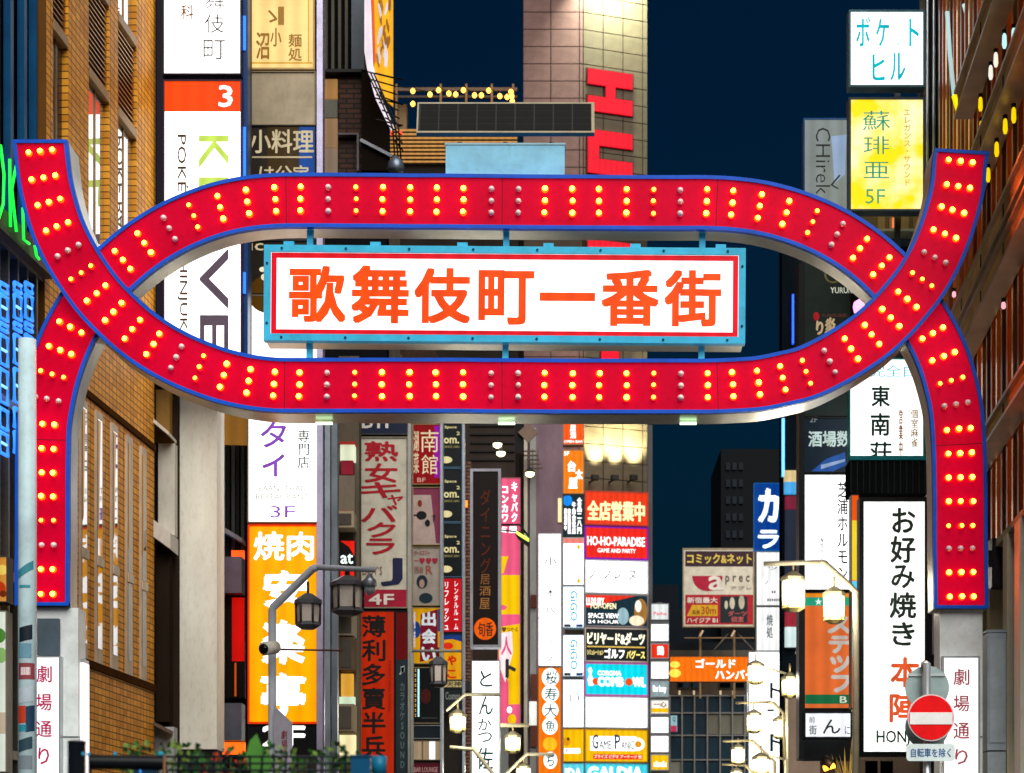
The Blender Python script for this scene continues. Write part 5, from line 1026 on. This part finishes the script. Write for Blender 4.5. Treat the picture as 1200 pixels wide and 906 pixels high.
sign('inn_sign', 'white lit sign with dark green vertical kanji between arch and black roof', 995, 420, 1083, 536, D11, 'e:f4fffc:1.9', 'p:309898:.4', 1.5,
     texts=[('東', 1021, 452, 1043, 477, 'p:0c3c34:.5', .025), ('南', 1020, 484, 1043, 511, 'p:0c3c34:.5', .025), ('荘', 1019, 518, 1045, 540, 'p:0c3c34:.5', .025), ('完全自', 1020, 428, 1072, 442, 'e:40c8e0:.9', 0), (V_('個室麻雀'), 1067, 480, 1076, 524, 'p:e0a030:.5', 0), (V_('営業中'), 1053, 480, 1058, 534, 'p:e89060:.5', 0)])
cn = empty('canopy_roof', 'black corrugated canopy roof between the green kanji sign and the tall white one', 'canopy', P(1040, 584, D11-.1)); k = D11/F
box(cn, 'body', 'w:15181a:.5', -45*k, 45*k, -.1, .5, 4*k, 43*k); box(cn, 'cyan_edge', 'p:108088:.4', -45*k, 45.5*k, -.14, .45, 43.2*k, 48*k)
for i in range(13): box(cn, 'rib', 'p:202628:.4', (-44+i*7.2)*k, (-43+i*7.2)*k, -.13, -.101, 5*k, 42.8*k)
OK_ = 'p:2c3c38:.5'
sign('okonomiyaki_sign', 'tall white lit sign in black frame with dark kana above orange brush characters', 1007, 583, 1088.5, 886, 36, 'e:f4fff8:1.8', 'p:101418:.4', 5, .3,
     texts=[('お', 1045, 595, 1073, 625, OK_, .03), ('好', 1043, 628, 1073, 660, OK_, .03), ('み', 1044, 662, 1072, 690, OK_, .03), ('焼', 1042, 694, 1074, 725, OK_, .03), ('き', 1045, 729, 1072, 757, OK_, .03),
            ('本', 1043, 770, 1078, 806, 'e:f06030:.95', .03), ('陣', 1042, 812, 1078, 847, 'e:f06030:.95', .03), ('HONJIN', 1027, 856, 1082, 875, 'p:105040:.5', 0)])
so2 = sign('side_panel_sign', 'slim orange, yellow and blue striped panel left of the tall white sign', 997.5, 580, 1006.5, 830, 37.5, 'e:ff5a10:.95', 'p:404840:.4', .6, .3, deco=[('rect', 'yellow_part', 'e:f8d820:1', 998.5, 610, 1006, 680), ('rect', 'blue_part', 'e:50d0f8:1.1', 998.5, 681, 1006, 770)])
# buildings behind right signs
rbk = empty('beige_windowed_block', 'beige block with dark windows peeking out below the yellow coffee sign', 'building', P(1040, 1044, 42)); rbk.location.z = 0; k = 42/F
vx = lambda u: (u-1040)*k; vz = lambda v: CH+(V0-v)*k
box(rbk, 'wall', 'w:23282a:.7', vx(1003), vx(1092), .6, 1.2, 0, vz(278)); box(rbk, 'ledge', 'w:a8ac98:.6', vx(999), vx(1085), .1, .59, vz(269), vz(266)); box(rbk, 'upper_wall', 'w:7a6a48:.7', vx(1000), vx(1085), .3, .59, vz(265.8), vz(246))
for u in (1030, 1044, 1058, 1072): box(rbk, 'window', 'w:9a8458:.6', vx(u), vx(u+9), .2, .29, vz(264), vz(249))
box(rbk, 'lit_figure', 'e:f08858:.9', vx(1047), vx(1049), .1, .19, vz(264), vz(253))
box(rbk, 'low_wall', 'w:8c7868:.7', vx(965), vx(1085), .5, .58, 0, vz(868))
for u in (1018, 1036): box(rbk, 'window_frame', 'w:c8b890:.6', vx(u), vx(u+15), .5, .69, vz(930), vz(890))
# pink paper lantern
pn = empty('paper_lantern', 'small glowing pink and white lantern in the corner of the arch on the right', 'lantern', P(1009, 360, 37.8))
lathe(pn, 'shade', 'n:ffa8e0:1.6', [(.05, .14), (.13, .09), (.15, 0), (.13, -.09), (.05, -.14)], 12); lathe(pn, 'cap', 'p:202020:.5', [(.05, .17), (.05, .142)], 8)

# right building with slats and girders
s0 = 24.0; s1 = sr_(1086)
rb_ = sroot('slatted_building', 'building at the far right with brown vertical slats and long steel girders', 'building', XR, s0)
box(rb_, 'wall', 'w:2c1c12:.6', .6, 9, 0, s1-s0, 0, 26)
n = 26
for i in range(n):
    s = .3+i*(s1-s0-.8)/n
    box(rb_, 'slat', ('p:c86a1c:.35', 'p:8a4416:.35', 'm:e09c50:.25')[i % 3], .12, .42, s, s+.13, 6.35, 26)
    if i % 5 != 2: box(rb_, 'glass_strip', ('e:d07818:.8', 'g:a8a090:.06', 'e:e0a048:.8', 'e:a05010:.6')[i % 4], .45, .5, s+.14, s+.5, 6.35, 26)  # emissive strips added as a warm backlight behind the slats
def girder(z, s_a, s_b, h=.55, d=.13, c='w:b89a6c:.45', w=None):
    g_ = box(rb_, 'girder', c, -d, .1, s_a-s0, s_b-s0, z-h/2, z+h/2)
    box(g_, 'flange', 'm:a89070:.35', -d-.06, .1, s_a-s0, s_b-s0, z+h/2+.002, z+h/2+.05); box(g_, 'flange', 'm:a89070:.35', -d-.06, .1, s_a-s0, s_b-s0, z-h/2-.05, z-h/2-.002)
    for q in range(int((s_b-s_a)/2.2)): box(g_, 'joint_plate', 'p:2a2420:.5', -d-.012, -d-.002, s_a-s0+q*2.2+1, s_a-s0+q*2.2+1.06, z-h/2, z+h/2)
for z, a, b, h in ((13.75, 24.3, 32.4, .34), (12.15, 24.3, 31.9, .3), (10.45, 24.3, 33.6, .3), (9.95, 24.3, 32.6, .26), (7.85, 24.3, 31.5, .2)): 
    if b-a > 1: girder(z, a, b, h)
# clusters of capsule lamps hanging on the slats
CAPS = ((1160, 18, 'c'), (1177, 48, 'c'), (1167, 70, 'w'), (1188, 42, 'c'), (1161, 85, 'w'), (1149, 122, 'y'), (1150, 150, 'y'), (1188, 135, 'y'), (1178, 148, 'y'), (1168, 175, 'y'), (1158, 205, 'y'), (1174, 282, 'p'), (1167, 292, 'p'), (1176, 358, 'p'), (1118, 345, 'p'))
for i, (u, v, c) in enumerate(CAPS):
    D_ = XR*F/(u-820)*.985 if u > 1130 else 32.5
    same = sorted([(q[1], q[0]) for q in CAPS if q[2] == c]); rk = same.index((v, u))
    o = empty('capsule_lamp', ['topmost', 'second', 'third', 'fourth', 'fifth', 'sixth', 'seventh', 'eighth'][rk]+{'c': ' from above of the pale cyan-white capsule lamps on the slatted building', 'w': ' from above of the white capsule lamps on the slatted building', 'y': ' from above of the yellow capsule lamps on the slatted building', 'p': ' from above of the small pink lamps on the slatted building'}[c], 'lamp', P(u, v, D_), 0, 'capsule lamps on the slatted facade')
    L_ = .1 if c != 'p' else .045
    mt = {'c': 'n:b8f0f0:1.1', 'w': 'n:f0f0e0:1.0', 'y': 'n:ffd800:1.0', 'p': 'n:ffb8c8:1.0'}[c]
    lathe(o, 'bulb', mt, [(.015, L_), (.028, L_*.7), (.034, -L_*.5), (.02, -L_)], 8); lathe(o, 'cap', 'p:1c1814:.5', [(.03, L_+.05), (.035, L_+.004)], 8)
# corner column with bright edges
k = 39.4/F
cc_ = empty('fluted_column', 'dark fluted metal column at the corner right of the lit signs', 'column', P(1098, 1044, 39.4)); cc_.location.z = 0
box(cc_, 'core', 'p:1c1a22:.3', -12*k, 16*k, .15, .8, 0, 26)
for u, w, c in ((1086.5, 3, 'm:e8f0f0:.12'), (1094, 3, 'm:e8f0f0:.12'), (1101, 4, 'm:e8f0f0:.12'), (1109, 2.5, 'm:a8a0b0:.2')):
    tube(cc_, 'flute', c, [((u-1098+w/2)*k, .12, 6), ((u-1098+w/2)*k, .12, 26)], w*k*.6, 8)
# V-shaped neon edge
vv = empty('bent_light_tube', 'bent V-shaped shiny tube, white above and yellow at its tip, at the top right', 'tube', P(1126, 138, 33.5)); k = 33.5/F
tube(vv, 'upper_tube', 'n:b8d8d8:.8', [(-16*k, 0, 124*k), (-13*k, 0, 75*k), (-8*k, 0, 27*k)], .035, 8); tube(vv, 'tip', 'n:f0e000:1.0', [(-8*k, 0, 26*k), (-2*k, 0, 5*k), (1*k, 0, 2*k), (5*k, 0, 22*k)], .045, 8)
tube(vv, 'hook', 'n:c8e8e8:.9', [(4*k, 0, 133*k), (7*k, 0, 122*k), (12*k, 0, 119*k)], .04, 8)
# pale pilasters at right, lower
pp = sroot('shop_block', 'pale lower shop block with pilasters and louvres at the far right below the slats', 'building', XR, 24)
box(pp, 'wall', 'w:4a4238:.7', .3, 8, 0, 8.6, 0, 6.2); box(pp, 'soffit', 'w:a8a490:.6', -.1, .6, 0, 9, 6.21, 6.3)
for s, w, c in ((2.15, .5, 'w:d8d4c4:.6'), (3.3, .35, 'w:c8c0a8:.6'), (4.9, .3, 'w:a89c80:.6'), (6.5, .3, 'w:a89c80:.6')): box(pp, 'pilaster', c, -.12, .29, s, s+w, 0, 6.2)
for i in range(9): box(pp, 'slat', 'p:2c2820:.5', .05, .25, 2.8+i*.06, 2.83+i*.06, 4.3, 6.1)
for z0, z1, c in ((3.2, 4.2, 'p:181814:.4'), (.4, 3.0, 'e:f0e0c8:.9')): 
    for s, w in ((2.7, .55), (3.7, 1.1), (5.3, 1.1)): box(pp, 'window', c, .1, .28, s, s+w, z0, z1)
sign('wall_speaker', 'dark box speaker mounted on the pale pilaster right of the gate leg', 1162, 631, 1183, 688, 28.4, 'p:2c2430:.5', 'p:241c28:.5', 1, .25, deco=[('rect', 'yoke', 'p:1c1820:.5', 1158, 645, 1163, 665)], cat='speaker')
sign('shop_fascia', 'white fascia with orange shape and grey letters at the far right bottom', 1180, 792, 1215, 850, 27.6, 'e:f0ecec:1.0', 'p:c0b8b0:.5', .8, .2, deco=[('disc', 'orange_shape', 'e:f06838:.9', 1189, 822, 7, 8)], texts=[('しゃぶ', 1180, 838, 1210, 847, 'p:606468:.5', .01)])

# ================================================================== STREET LAMPS
GR = 'p:8c8a84:.4'
def lantern(root, x, z, w, h, lit, lab=None):
    n = 6; r = w/2
    body = lathe(root, 'lantern', 'n:fffce8:4.5' if lit else 'p:e4d8cc:.3', [(r*.86, h/2*.9), (r*.9, h/2*.5), (r*.82, -h/2*.7), (r*.7, -h/2*.8)], n, (x, 0, z), smooth=False)
    lathe(body, 'cap', 'p:5a5a60:.4' if not lit else 'p:807860:.5', [(r*.3, h/2+.12), (r*1.08, h/2+.02), (r*1.1, h/2-.04), (r*.95, h/2-.045)], n, (x, 0, z), smooth=False)
    lathe(body, 'base', 'p:5a5a60:.4' if not lit else 'p:c8b878:.5', [(r*.95, -h/2+.05), (r*1.0, -h/2), (r*.5, -h/2-.06)], n, (x, 0, z), smooth=False)
    for q in range(n):
        t = 2*math.pi*q/n; t2 = t
        tube(body, 'frame_bar', 'p:3c3c40:.4' if not lit else 'p:b8b490:.5', [(x+r*.95*math.cos(t), r*.95*math.sin(t), z+h/2*.9), (x+r*.92*math.cos(t2), r*.92*math.sin(t2), z-h/2*.9)], .018, 4)
    tube(body, 'stem', 'p:303030:.5' if not lit else 'p:a89868:.5', [(x, 0, z+h/2+.1), (x, 0, z+h/2+.3)], .02, 5)
def lamp(label, D, pole, lans, lit=True, arm=None, pm=GR, lightw=45, pr=.06):
    """pole: list of (u,v) from the ground up; arm: list of (u,v); lans: (u0,v0,u1,v1)"""
    k = D/F; u0 = pole[0][0]
    r = empty('street_lamp', label, 'street lamp', (P(u0, 0, D).x, D, 0), 0, 'lantern street lamps')
    X = lambda u: (u-u0)*k; Z = lambda v: CH+(V0-v)*k
    tube(r, 'pole', pm, [(0, 0, 0)]+[(X(u), 0, Z(v)) for u, v in pole], pr, 10)
    if arm: 
        tube(r, 'arm', pm, [(X(u), -.01, Z(v)) for u, v in arm], pr*.7, 8)
    for a, b, c, d in lans:
        lantern(r, X((a+c)/2), Z((b+d)/2), (c-a)*k, (d-b)*k, lit)
        if lit and lightw:
            l = bpy.data.lights.new('lantern_glow', 'POINT'); l.energy = lightw; l.color = (1, .93, .75); l.shadow_soft_size = .25
            o = bpy.data.objects.new('lantern_glow', l); C.objects.link(o); o.location = (P((a+c)/2, 0, D).x, D-.0-(c-a)*k*.8, Z((b+d)/2))
    return r
lamp('unlit lantern lamp on a bent grey pole in front of the orange grill sign', 31, [(319, 906), (319, 716), (320, 712), (366, 667), (371, 665)], [(346, 705, 376, 733), (388, 684, 427, 717)], False, [(371, 665), (440, 668)], 'p:c0c8d4:.35', 0, .06)
lamp('unlit grey lantern lamp over the near-black picture sign, left of centre', 40, [(482.5, 906), (482.5, 765)], [(503.5, 777, 524, 802)], False, [(482.5, 763), (541, 763)], 'p:8c8c84:.4', 0, .04)
lamp('lit lantern lamp with slanted arm beside the white cutlet sign', 44, [(600, 935), (555, 878), (527, 876)], [(527, 838, 546, 856)], True, [(523, 833), (545, 814), (586, 814)], 'p:c8c0a0:.4', 60, .045)
lamp('lit lantern lamp on a bent arm in front of the long white sign', 50, [(553, 935), (553, 877), (583, 850), (620, 850)], [(559, 826, 574, 842), (592, 863, 610, 880)], True, None, 'p:b0a888:.4', 60, .05)
lamp('lit lantern lamp at the bottom centre with its arm rising to the right', 60, [(592, 935), (592, 908), (617, 884), (650, 884)], [(605, 899, 622, 914)], True, None, 'p:c8c0a0:.4', 60, .05)
lamp('lit double lantern lamp with a wide slanted arm above the orange sign', 36, [(1003, 1044), (1003, 694), (996, 687), (966, 660), (961, 659)], [(916, 678, 943, 713), (965, 696, 990, 727)], True, [(961, 659), (895, 661)], 'p:b0a890:.4', 90, .06)
lamp('lit lantern lamp with a long horizontal bar before the orange sign foot', 42, [(1000, 1044), (1000, 765)], [(916, 795, 935, 815)], True, [(1000, 765), (932, 765)], 'p:c8b890:.4', 70, .035)
lamp('lit lantern lamp left of the tall teal-stroked sign with its arm to the right', 55, [(925, 1044), (918, 836), (907, 824), (900, 823)], [(875, 837, 892, 857)], True, [(900, 823), (862, 824)], 'p:b0a078:.4', 80, .045)
lamp('lit lantern lamp lower down beside the gridded office building', 62, [(908, 1044), (908, 893), (883, 869), (878, 868)], [(857, 877, 873, 894)], True, [(878, 868), (847, 869)], 'p:b0a078:.4', 80, .05)
lamp('lit lantern lamp at the bottom edge of the office building', 72, [(884, 1044), (882, 906), (874, 897)], [(856, 904, 870, 920)], True, [(874, 897), (846, 896)], 'p:b0a078:.4', 60, .05)
lamp('lit lantern lamp high at the left end of the tall white sign', 58, [(922, 1044), (922, 790)], [(876, 779, 895, 800), (906, 844, 921, 864)], True, [(922, 790), (884, 778)], 'p:c0b898:.4', 60, .045)
lamp('lit lantern lamp at the bottom right of the white sign', 50, [(921, 1044), (921, 890)], [(882, 888, 902, 906)], True, [(921, 890), (890, 884)], 'p:c0b898:.4', 60, .04)

# ---- CCTV, plates
cv = empty('security_camera', 'white bullet security camera on the bent grey pole', 'camera', P(318, 762, 30.7)); k = 30.7/F
tube(cv, 'body', 'p:d8d4c8:.4', [(5*k, -.05, 3*k), (-5*k, -.3, -1*k)], .1, 12); tube(cv, 'lens', 'p:0c0c10:.1', [(-5*k, -.29, -1*k), (-5.6*k, -.32, -1.3*k)], .075, 12); tube(cv, 'mount_rod', 'p:5a3a30:.5', [(5*k, 0, 1*k), (84*k, 0, -.5*k)], .015, 6)
cv = empty('dome_camera', 'grey dome camera hanging at the tip of the lamp arm over the red 4F block', 'camera', P(433, 688, 30.9))
lathe(cv, 'housing', 'm:9098a4:.35', [(.03, .2), (.06, .14), (.1, .1), (.11, .02), (.1, 0)], 12); lathe(cv, 'dome', 'p:a8b4bc:.15', [(.085, 0), (.08, -.06), (.05, -.1), (.02, -.115)], 12)
pt = empty('street_plate', 'slanted-top grey plate with small dark red vertical characters at the foot of the lamp pole', 'sign', P(331, 906, 30.8)); k = 30.8/F
prism(pt, 'plate', 'p:9a98a4:.5', [(-10*k, -40*k), (11*k, -40*k), (11*k, 60*k), (8*k, 62*k), (-10*k, 79*k)], 0, .06)
text(pt, V_('劇場通'), -1.5*k, 18*k, 6*k, 50*k, -.004, 'p:802838:.5', .01)

# ---- foreground: pale pole with stickers
D = 24.5; k = D/F
po = empty('utility_pole', 'pale blue-white round pole covered in stickers low down, before the left gate leg', 'pole', P(32, 1044, D)); po.location.z = 0
pz = lambda v: CH+(V0-v)*k
lathe(po, 'shaft', 'p:c0dce4:.35', [(11.2*k, 0), (10.8*k, pz(640)), (10.2*k, pz(398))], 20)
def sticker(u0, v0, u1, v1, mat, tilt=0, nm='sticker'):
    R = 11.0*k*1.02; V = []; n = 8
    for i in range(n+1):
        for j, vv_ in enumerate((v1, v0)):
            u = u0+(u1-u0)*i/n; x = max(-.99, min(.99, (u-32)*k/R)); V.append((x*R, -R*math.sqrt(1-x*x), pz(vv_-(i/n-.5)*tilt)))
    return link(nm, V, [(2*i, 2*i+2, 2*i+3, 2*i+1) for i in range(n)], mat, po)
for a in ((23, 664, 41, 674, 'p:3c8898:.5', 12), (25, 687, 38, 690, 'p:3a98a8:.5', 0), (25, 735, 40, 752, 'p:182430:.5', 4), (24, 755, 39, 772, 'p:70a0b8:.5', 0), (24, 778, 42, 797, 'p:8c4048:.5', 0), (27, 783, 38, 792, 'p:e0d0d4:.5', 0), (24, 806, 41, 824, 'p:b8c8d4:.5', 3), (23, 828, 33, 848, 'p:c04028:.5', 0), (33, 828, 42, 858, 'p:1c3c58:.5', 2), (24, 850, 34, 858, 'p:3090a8:.5', 0), (24, 866, 40, 880, 'p:2c4854:.5', 5), (24, 886, 40, 902, 'p:788890:.5', 0)):
    sticker(*a)
st = empty('sticker_text', 'x', 'x', (0, 0, 0)); bpy.data.objects.remove(st)

# ---- no-entry sign (front right)
D = 24.0; k = D/F
ne = empty('no_entry_sign', 'round red no-entry traffic sign with white bar on a grey pole at the lower right', 'traffic sign', P(1091, 1044, D)); ne.location.z = 0
nx = lambda u: (u-1091)*k
nz_ = lambda v: CH+(V0-v)*k
tube(ne, 'pole', 'm:b0bcc0:.35', [(nx(1088), .1, 0), (nx(1088), .1, nz_(776))], .045, 10)
def disc(parent, name, mat, u, v, r, y0, y1): return prism(parent, name, mat, [(nx(u)+r*k*math.cos(t*math.pi/24), nz_(v)+r*k*math.sin(t*math.pi/24)) for t in range(48)], y0, y1)
disc(ne, 'rim', 'p:e8dce0:.35', 1091, 841, 27.5, 0, .02); disc(ne, 'red_disc', 'p:f40008:.4', 1091, 841, 26, -.008, -.001)
box(ne, 'white_bar', 'p:ffffff:.4', nx(1066), nx(1116), -.014, -.009, nz_(849), nz_(835))
back = empty('round_traffic_sign', 'round grey back of another traffic sign behind the red one', 'traffic sign', (ne.location.x, D+.25, 0))
disc(back, 'plate', 'm:9cb0b0:.45', 1091, 803.5, 26, 0, .015); box(back, 'strap', 'm:c8d8d8:.35', nx(1084), nx(1092), -.03, -.002, nz_(829), nz_(776)); lathe(back, 'pole_cap', 'm:d0dce0:.3', [(.055, -.02), (.05, .03), (.02, .05)], 10, (nx(1088), -.05, nz_(777)))
disc(back, 'lower_plate', 'm:8ca0a0:.45', 1091, 850, 26, .0, .015)
box(back, 'bolt_strip', 'm:d8e0e0:.3', nx(1068), nx(1112), -.02, -.003, nz_(790), nz_(787))
pq = empty('supplementary_plate', 'white rounded plate with blue japanese text under the red no-entry sign', 'traffic sign', (ne.location.x, D-.02, 0))
def rrect(u0, v0, u1, v1, r):
    out = []
    for cx_, cy_, a0 in ((u1-r, v1-r, -90), (u1-r, v0+r, 0), (u0+r, v0+r, 90), (u0+r, v1-r, 180)):
        for t in range(5):
            a = math.radians(a0+t*22.5); out.append((nx(cx_+r*math.cos(a)), nz_(cy_-r*math.sin(a))))
    return out
prism(pq, 'plate', 'p:e4f4f6:.4', rrect(1062, 872, 1118.5, 892, 4), 0, .015)
text(pq, '自転車を除く', nx(1067), nz_(887.5), nx(1114), nz_(877), -.004, 'p:2060a0:.5', .01)

# ---- foreground planter fence, plants, pipe
D = 10.0; k = D/F
fn = empty('mesh_fence', 'dark wire planter fence along the bottom left, with plants growing through', 'fence', P(330, 1044, D)); fn.location.z = 0
nx2 = lambda u: (u-330)*k; nz2 = lambda v: CH+(V0-v)*k
for u in range(195, 455, 14): tube(fn, 'upright', 'p:1a2228:.5', [(nx2(u), 0, 0), (nx2(u), 0, nz2(885 if u > 240 else 892))], .006, 5)
for v in (887, 895, 903, 930, 960, 1000): tube(fn, 'rail', 'p:1a2228:.5', [(nx2(195), -.012, nz2(v)), (nx2(452), -.012, nz2(v))], .0055, 5)
# plants
def leaf_plant(label, u0, u1, v0, n, cols, seed, D=10.3, sz=(.02, .045)):
    random.seed(seed); k = D/F; r = empty('leafy_plant', label, 'plant', (P((u0+u1)/2, 0, D).x, D, 0), 0, 'plants behind the wire fence')
    uc = (u0+u1)/2
    for q in range(5):
        uu = random.uniform(u0, u1); tube(r, 'stem', 'p:3a4a20:.6', [((uu-uc)*k*.6, 0, .8), ((uu-uc)*k, random.uniform(-.05, .05), CH+(V0-random.uniform(v0+8, 900))*k)], .005, 4)
    for c in cols:
        V = []; Fc = []
        for i in range(int(n*.5)):
            x = (random.uniform(u0, u1)-uc)*k; e_ = 1-abs(x/((u1-u0)/2*k))**2
            z = CH+(V0-random.uniform(v0+(1-e_)*14, 935))*k; y = random.uniform(-.12, .15)
            L_ = random.uniform(*sz); wd = L_*random.uniform(.3, .5); d = Vector((random.uniform(-1, 1), random.uniform(-.6, .6), random.uniform(-.5, .9))).normalized(); s_ = d.cross(Vector((random.uniform(-.5, .5), 1, random.uniform(-.5, .5)))).normalized()
            b0 = len(V); p0 = Vector((x, y, z)); up = d.cross(s_)*L_*.12
            V += [p0, p0+d*L_*.45+s_*wd+up, p0+d*L_, p0+d*L_*.45-s_*wd+up, p0+d*L_*.5]
            Fc += [(b0, b0+1, b0+4), (b0+1, b0+2, b0+4), (b0+2, b0+3, b0+4), (b0+3, b0, b0+4)]
        o = link('foliage', V, Fc, c, r); o['kind'] = 'stuff'
GRN = ['p:2c6226:.5', 'p:173c1e:.5', 'p:6a8434:.5']
leaf_plant('bright green small-leaved plant behind the fence beside the black roll', 140, 185, 872, 90, GRN, 1)
leaf_plant('taller green leafy plant under the beige wall', 178, 235, 868, 120, GRN, 2)
leaf_plant('low plant with reddish and green leaves below the red striped strip', 240, 290, 878, 80, GRN[:2]+['p:a84028:.5'], 3)
leaf_plant('bushy plant right below the black 2F strip', 290, 350, 872, 120, GRN, 4)
leaf_plant('yellow-green spiky plant at the base of the grey mast', 350, 430, 874, 110, GRN, 5)
bl = empty('broad_leaf_plant', 'plant with two big broad green leaves beside the 2F strip', 'plant', (P(300, 0, 10.1).x, 10.1, 0))
k = 10.1/F
for j, (pts_) in enumerate(([(-7, 906), (-12, 885), (-7, 868), (1, 860), (7, 876), (9, 892), (2, 906)], [(8, 915), (5, 893), (10, 884), (16, 882), (19, 893), (14, 908)])):
    prism(bl, 'leaf', 'p:4c8a34:.5', [(a*k, CH+(V0-b)*k) for a, b in pts_], -.003+.01*j, .0+.01*j)
tube(bl, 'stem', 'p:3a5a24:.6', [(0, .005, 0), (0, .005, CH+(V0-905)*k)], .006, 5)
gr_ = empty('grassy_plant', 'yellowish spiky potted plant lit by a warm lamp at the lower right', 'plant', P(992, 935, 39)); random.seed(9); k = 39/F
V = []; Fc = []
for i in range(60):
    a = random.uniform(-1.2, 1.2); L_ = random.uniform(25, 62)*k; x = L_*math.sin(a)*.5; z = L_*math.cos(a); y = random.uniform(-.2, .2); b0 = len(V)
    V += [(-.012+random.uniform(-.1, .1), y, 0), (.012, y, 0), (x, y-.05, z)]; Fc.append((b0, b0+1, b0+2))
o = link('blades', V, Fc, 'p:c8b060:.5', gr_); o['kind'] = 'stuff'; lathe(gr_, 'pot', 'p:30383a:.5', [(.18, 0), (.15, -.4)], 12)
wl = empty('warm_spotlight', 'black spotlight with glowing orange lens beside the yellowish plant', 'lamp', P(971, 900, 38.5)); k = 38.5/F
tube(wl, 'body', 'p:14100e:.5', [(-6*k, 0, 10*k), (4*k, -.1, 2*k)], .1, 10); tube(wl, 'lens', 'n:ffa030:5', [(-6*k, -.05, -1*k), (6*k, -.12, 3*k)], .055, 8)
l = bpy.data.lights.new('warm_spot_glow', 'POINT'); l.energy = 12; l.color = (1, .6, .25); l.shadow_soft_size = .08; o = bpy.data.objects.new('warm_spot_glow', l); C.objects.link(o); o.location = P(975, 893, 38.1)
ob = empty('menu_box', 'dark blue-grey box beside the warm spotlight at the bottom', 'box', P(957, 935, 38.8)); box(ob, 'body', 'p:2c3440:.5', -.32, .32, 0, .3, 0, .4)
# black post and ribbed roll
D = 9.5; k = D/F
bp_ = empty('black_post', 'short black round post with cyan highlight at the bottom left', 'post', (P(90, 0, D).x, D, 0)); tube(bp_, 'shaft', 'p:10141a:.15', [(0, 0, 0), (0, 0, CH+(V0-871)*k)], 10.5*k, 16); lathe(bp_, 'cap', 'p:1c242c:.3', [(11*k, 0), (11*k, .008), (8*k, .012)], 16, (0, 0, CH+(V0-871)*k+.0005))
rl = empty('ribbed_roll', 'black ribbed rubber roll lying between cyan clips at the bottom left', 'roll', (P(150, 0, D).x, D, 0)); z_ = CH+(V0-893)*k
pts_ = []; rad = []
for i in range(60): pts_.append(((-44+i*86/59)*k, 0, z_-i*.02*k)); rad.append((9.2 if i % 2 else 8.2)*k)
tube(rl, 'roll', 'p:12161a:.35', pts_, rad, 14)
for u in (98, 105, 136, 146, 149): lathe(rl, 'clip', 'p:28a8d0:.4', [(2*k, 2*k), (2.2*k, 0), (2*k, -2*k)], 8, ((u-150 if u < 140 else u-108)*k, -.02, z_+9*k))
box(rl, 'support_leg', 'p:14181c:.5', -46*k, -43*k, -.01, .01, 0, z_+9*k); box(rl, 'support_leg', 'p:a87850:.5', 42*k, 44*k, -.01, .01, 0, z_+9*k)
bx2 = empty('blue_machine', 'dark blue machine parts behind the plants at the bottom left', 'machine', (P(166, 0, 9.8).x, 9.8, 0)); k = 9.8/F
box(bx2, 'body', 'p:123048:.35', -10*k, 16*k, 0, .1, 0, CH+(V0-893)*k); box(bx2, 'tube', 'n:40a0ff:.6', -2*k, -.5*k, -.01, -.001, CH+(V0-906)*k, CH+(V0-890)*k)
bx3 = empty('blue_bins', 'small blue plastic crate at the right end of the wire fence', 'crate', (P(430, 0, 9.9).x, 9.9, 0))
box(bx3, 'body', 'p:0c5078:.35', -19*k, 4*k, 0, .08, CH+(V0-912)*k, CH+(V0-886)*k); box(bx3, 'lid', 'p:0a4468:.35', -20*k, 5*k, -.005, .085, CH+(V0-885.7)*k, CH+(V0-883)*k); 
lathe(bx3, 'canister', 'p:18789c:.3', [(9*k, 0), (9*k, 22*k)], 12, (14*k, .03, CH+(V0-906)*k)); box(bx3, 'stand', 'p:101418:.5', -15*k, 18*k, .02, .06, 0, CH+(V0-912.5)*k)

flush_text()
bpy.context.view_layer.update()
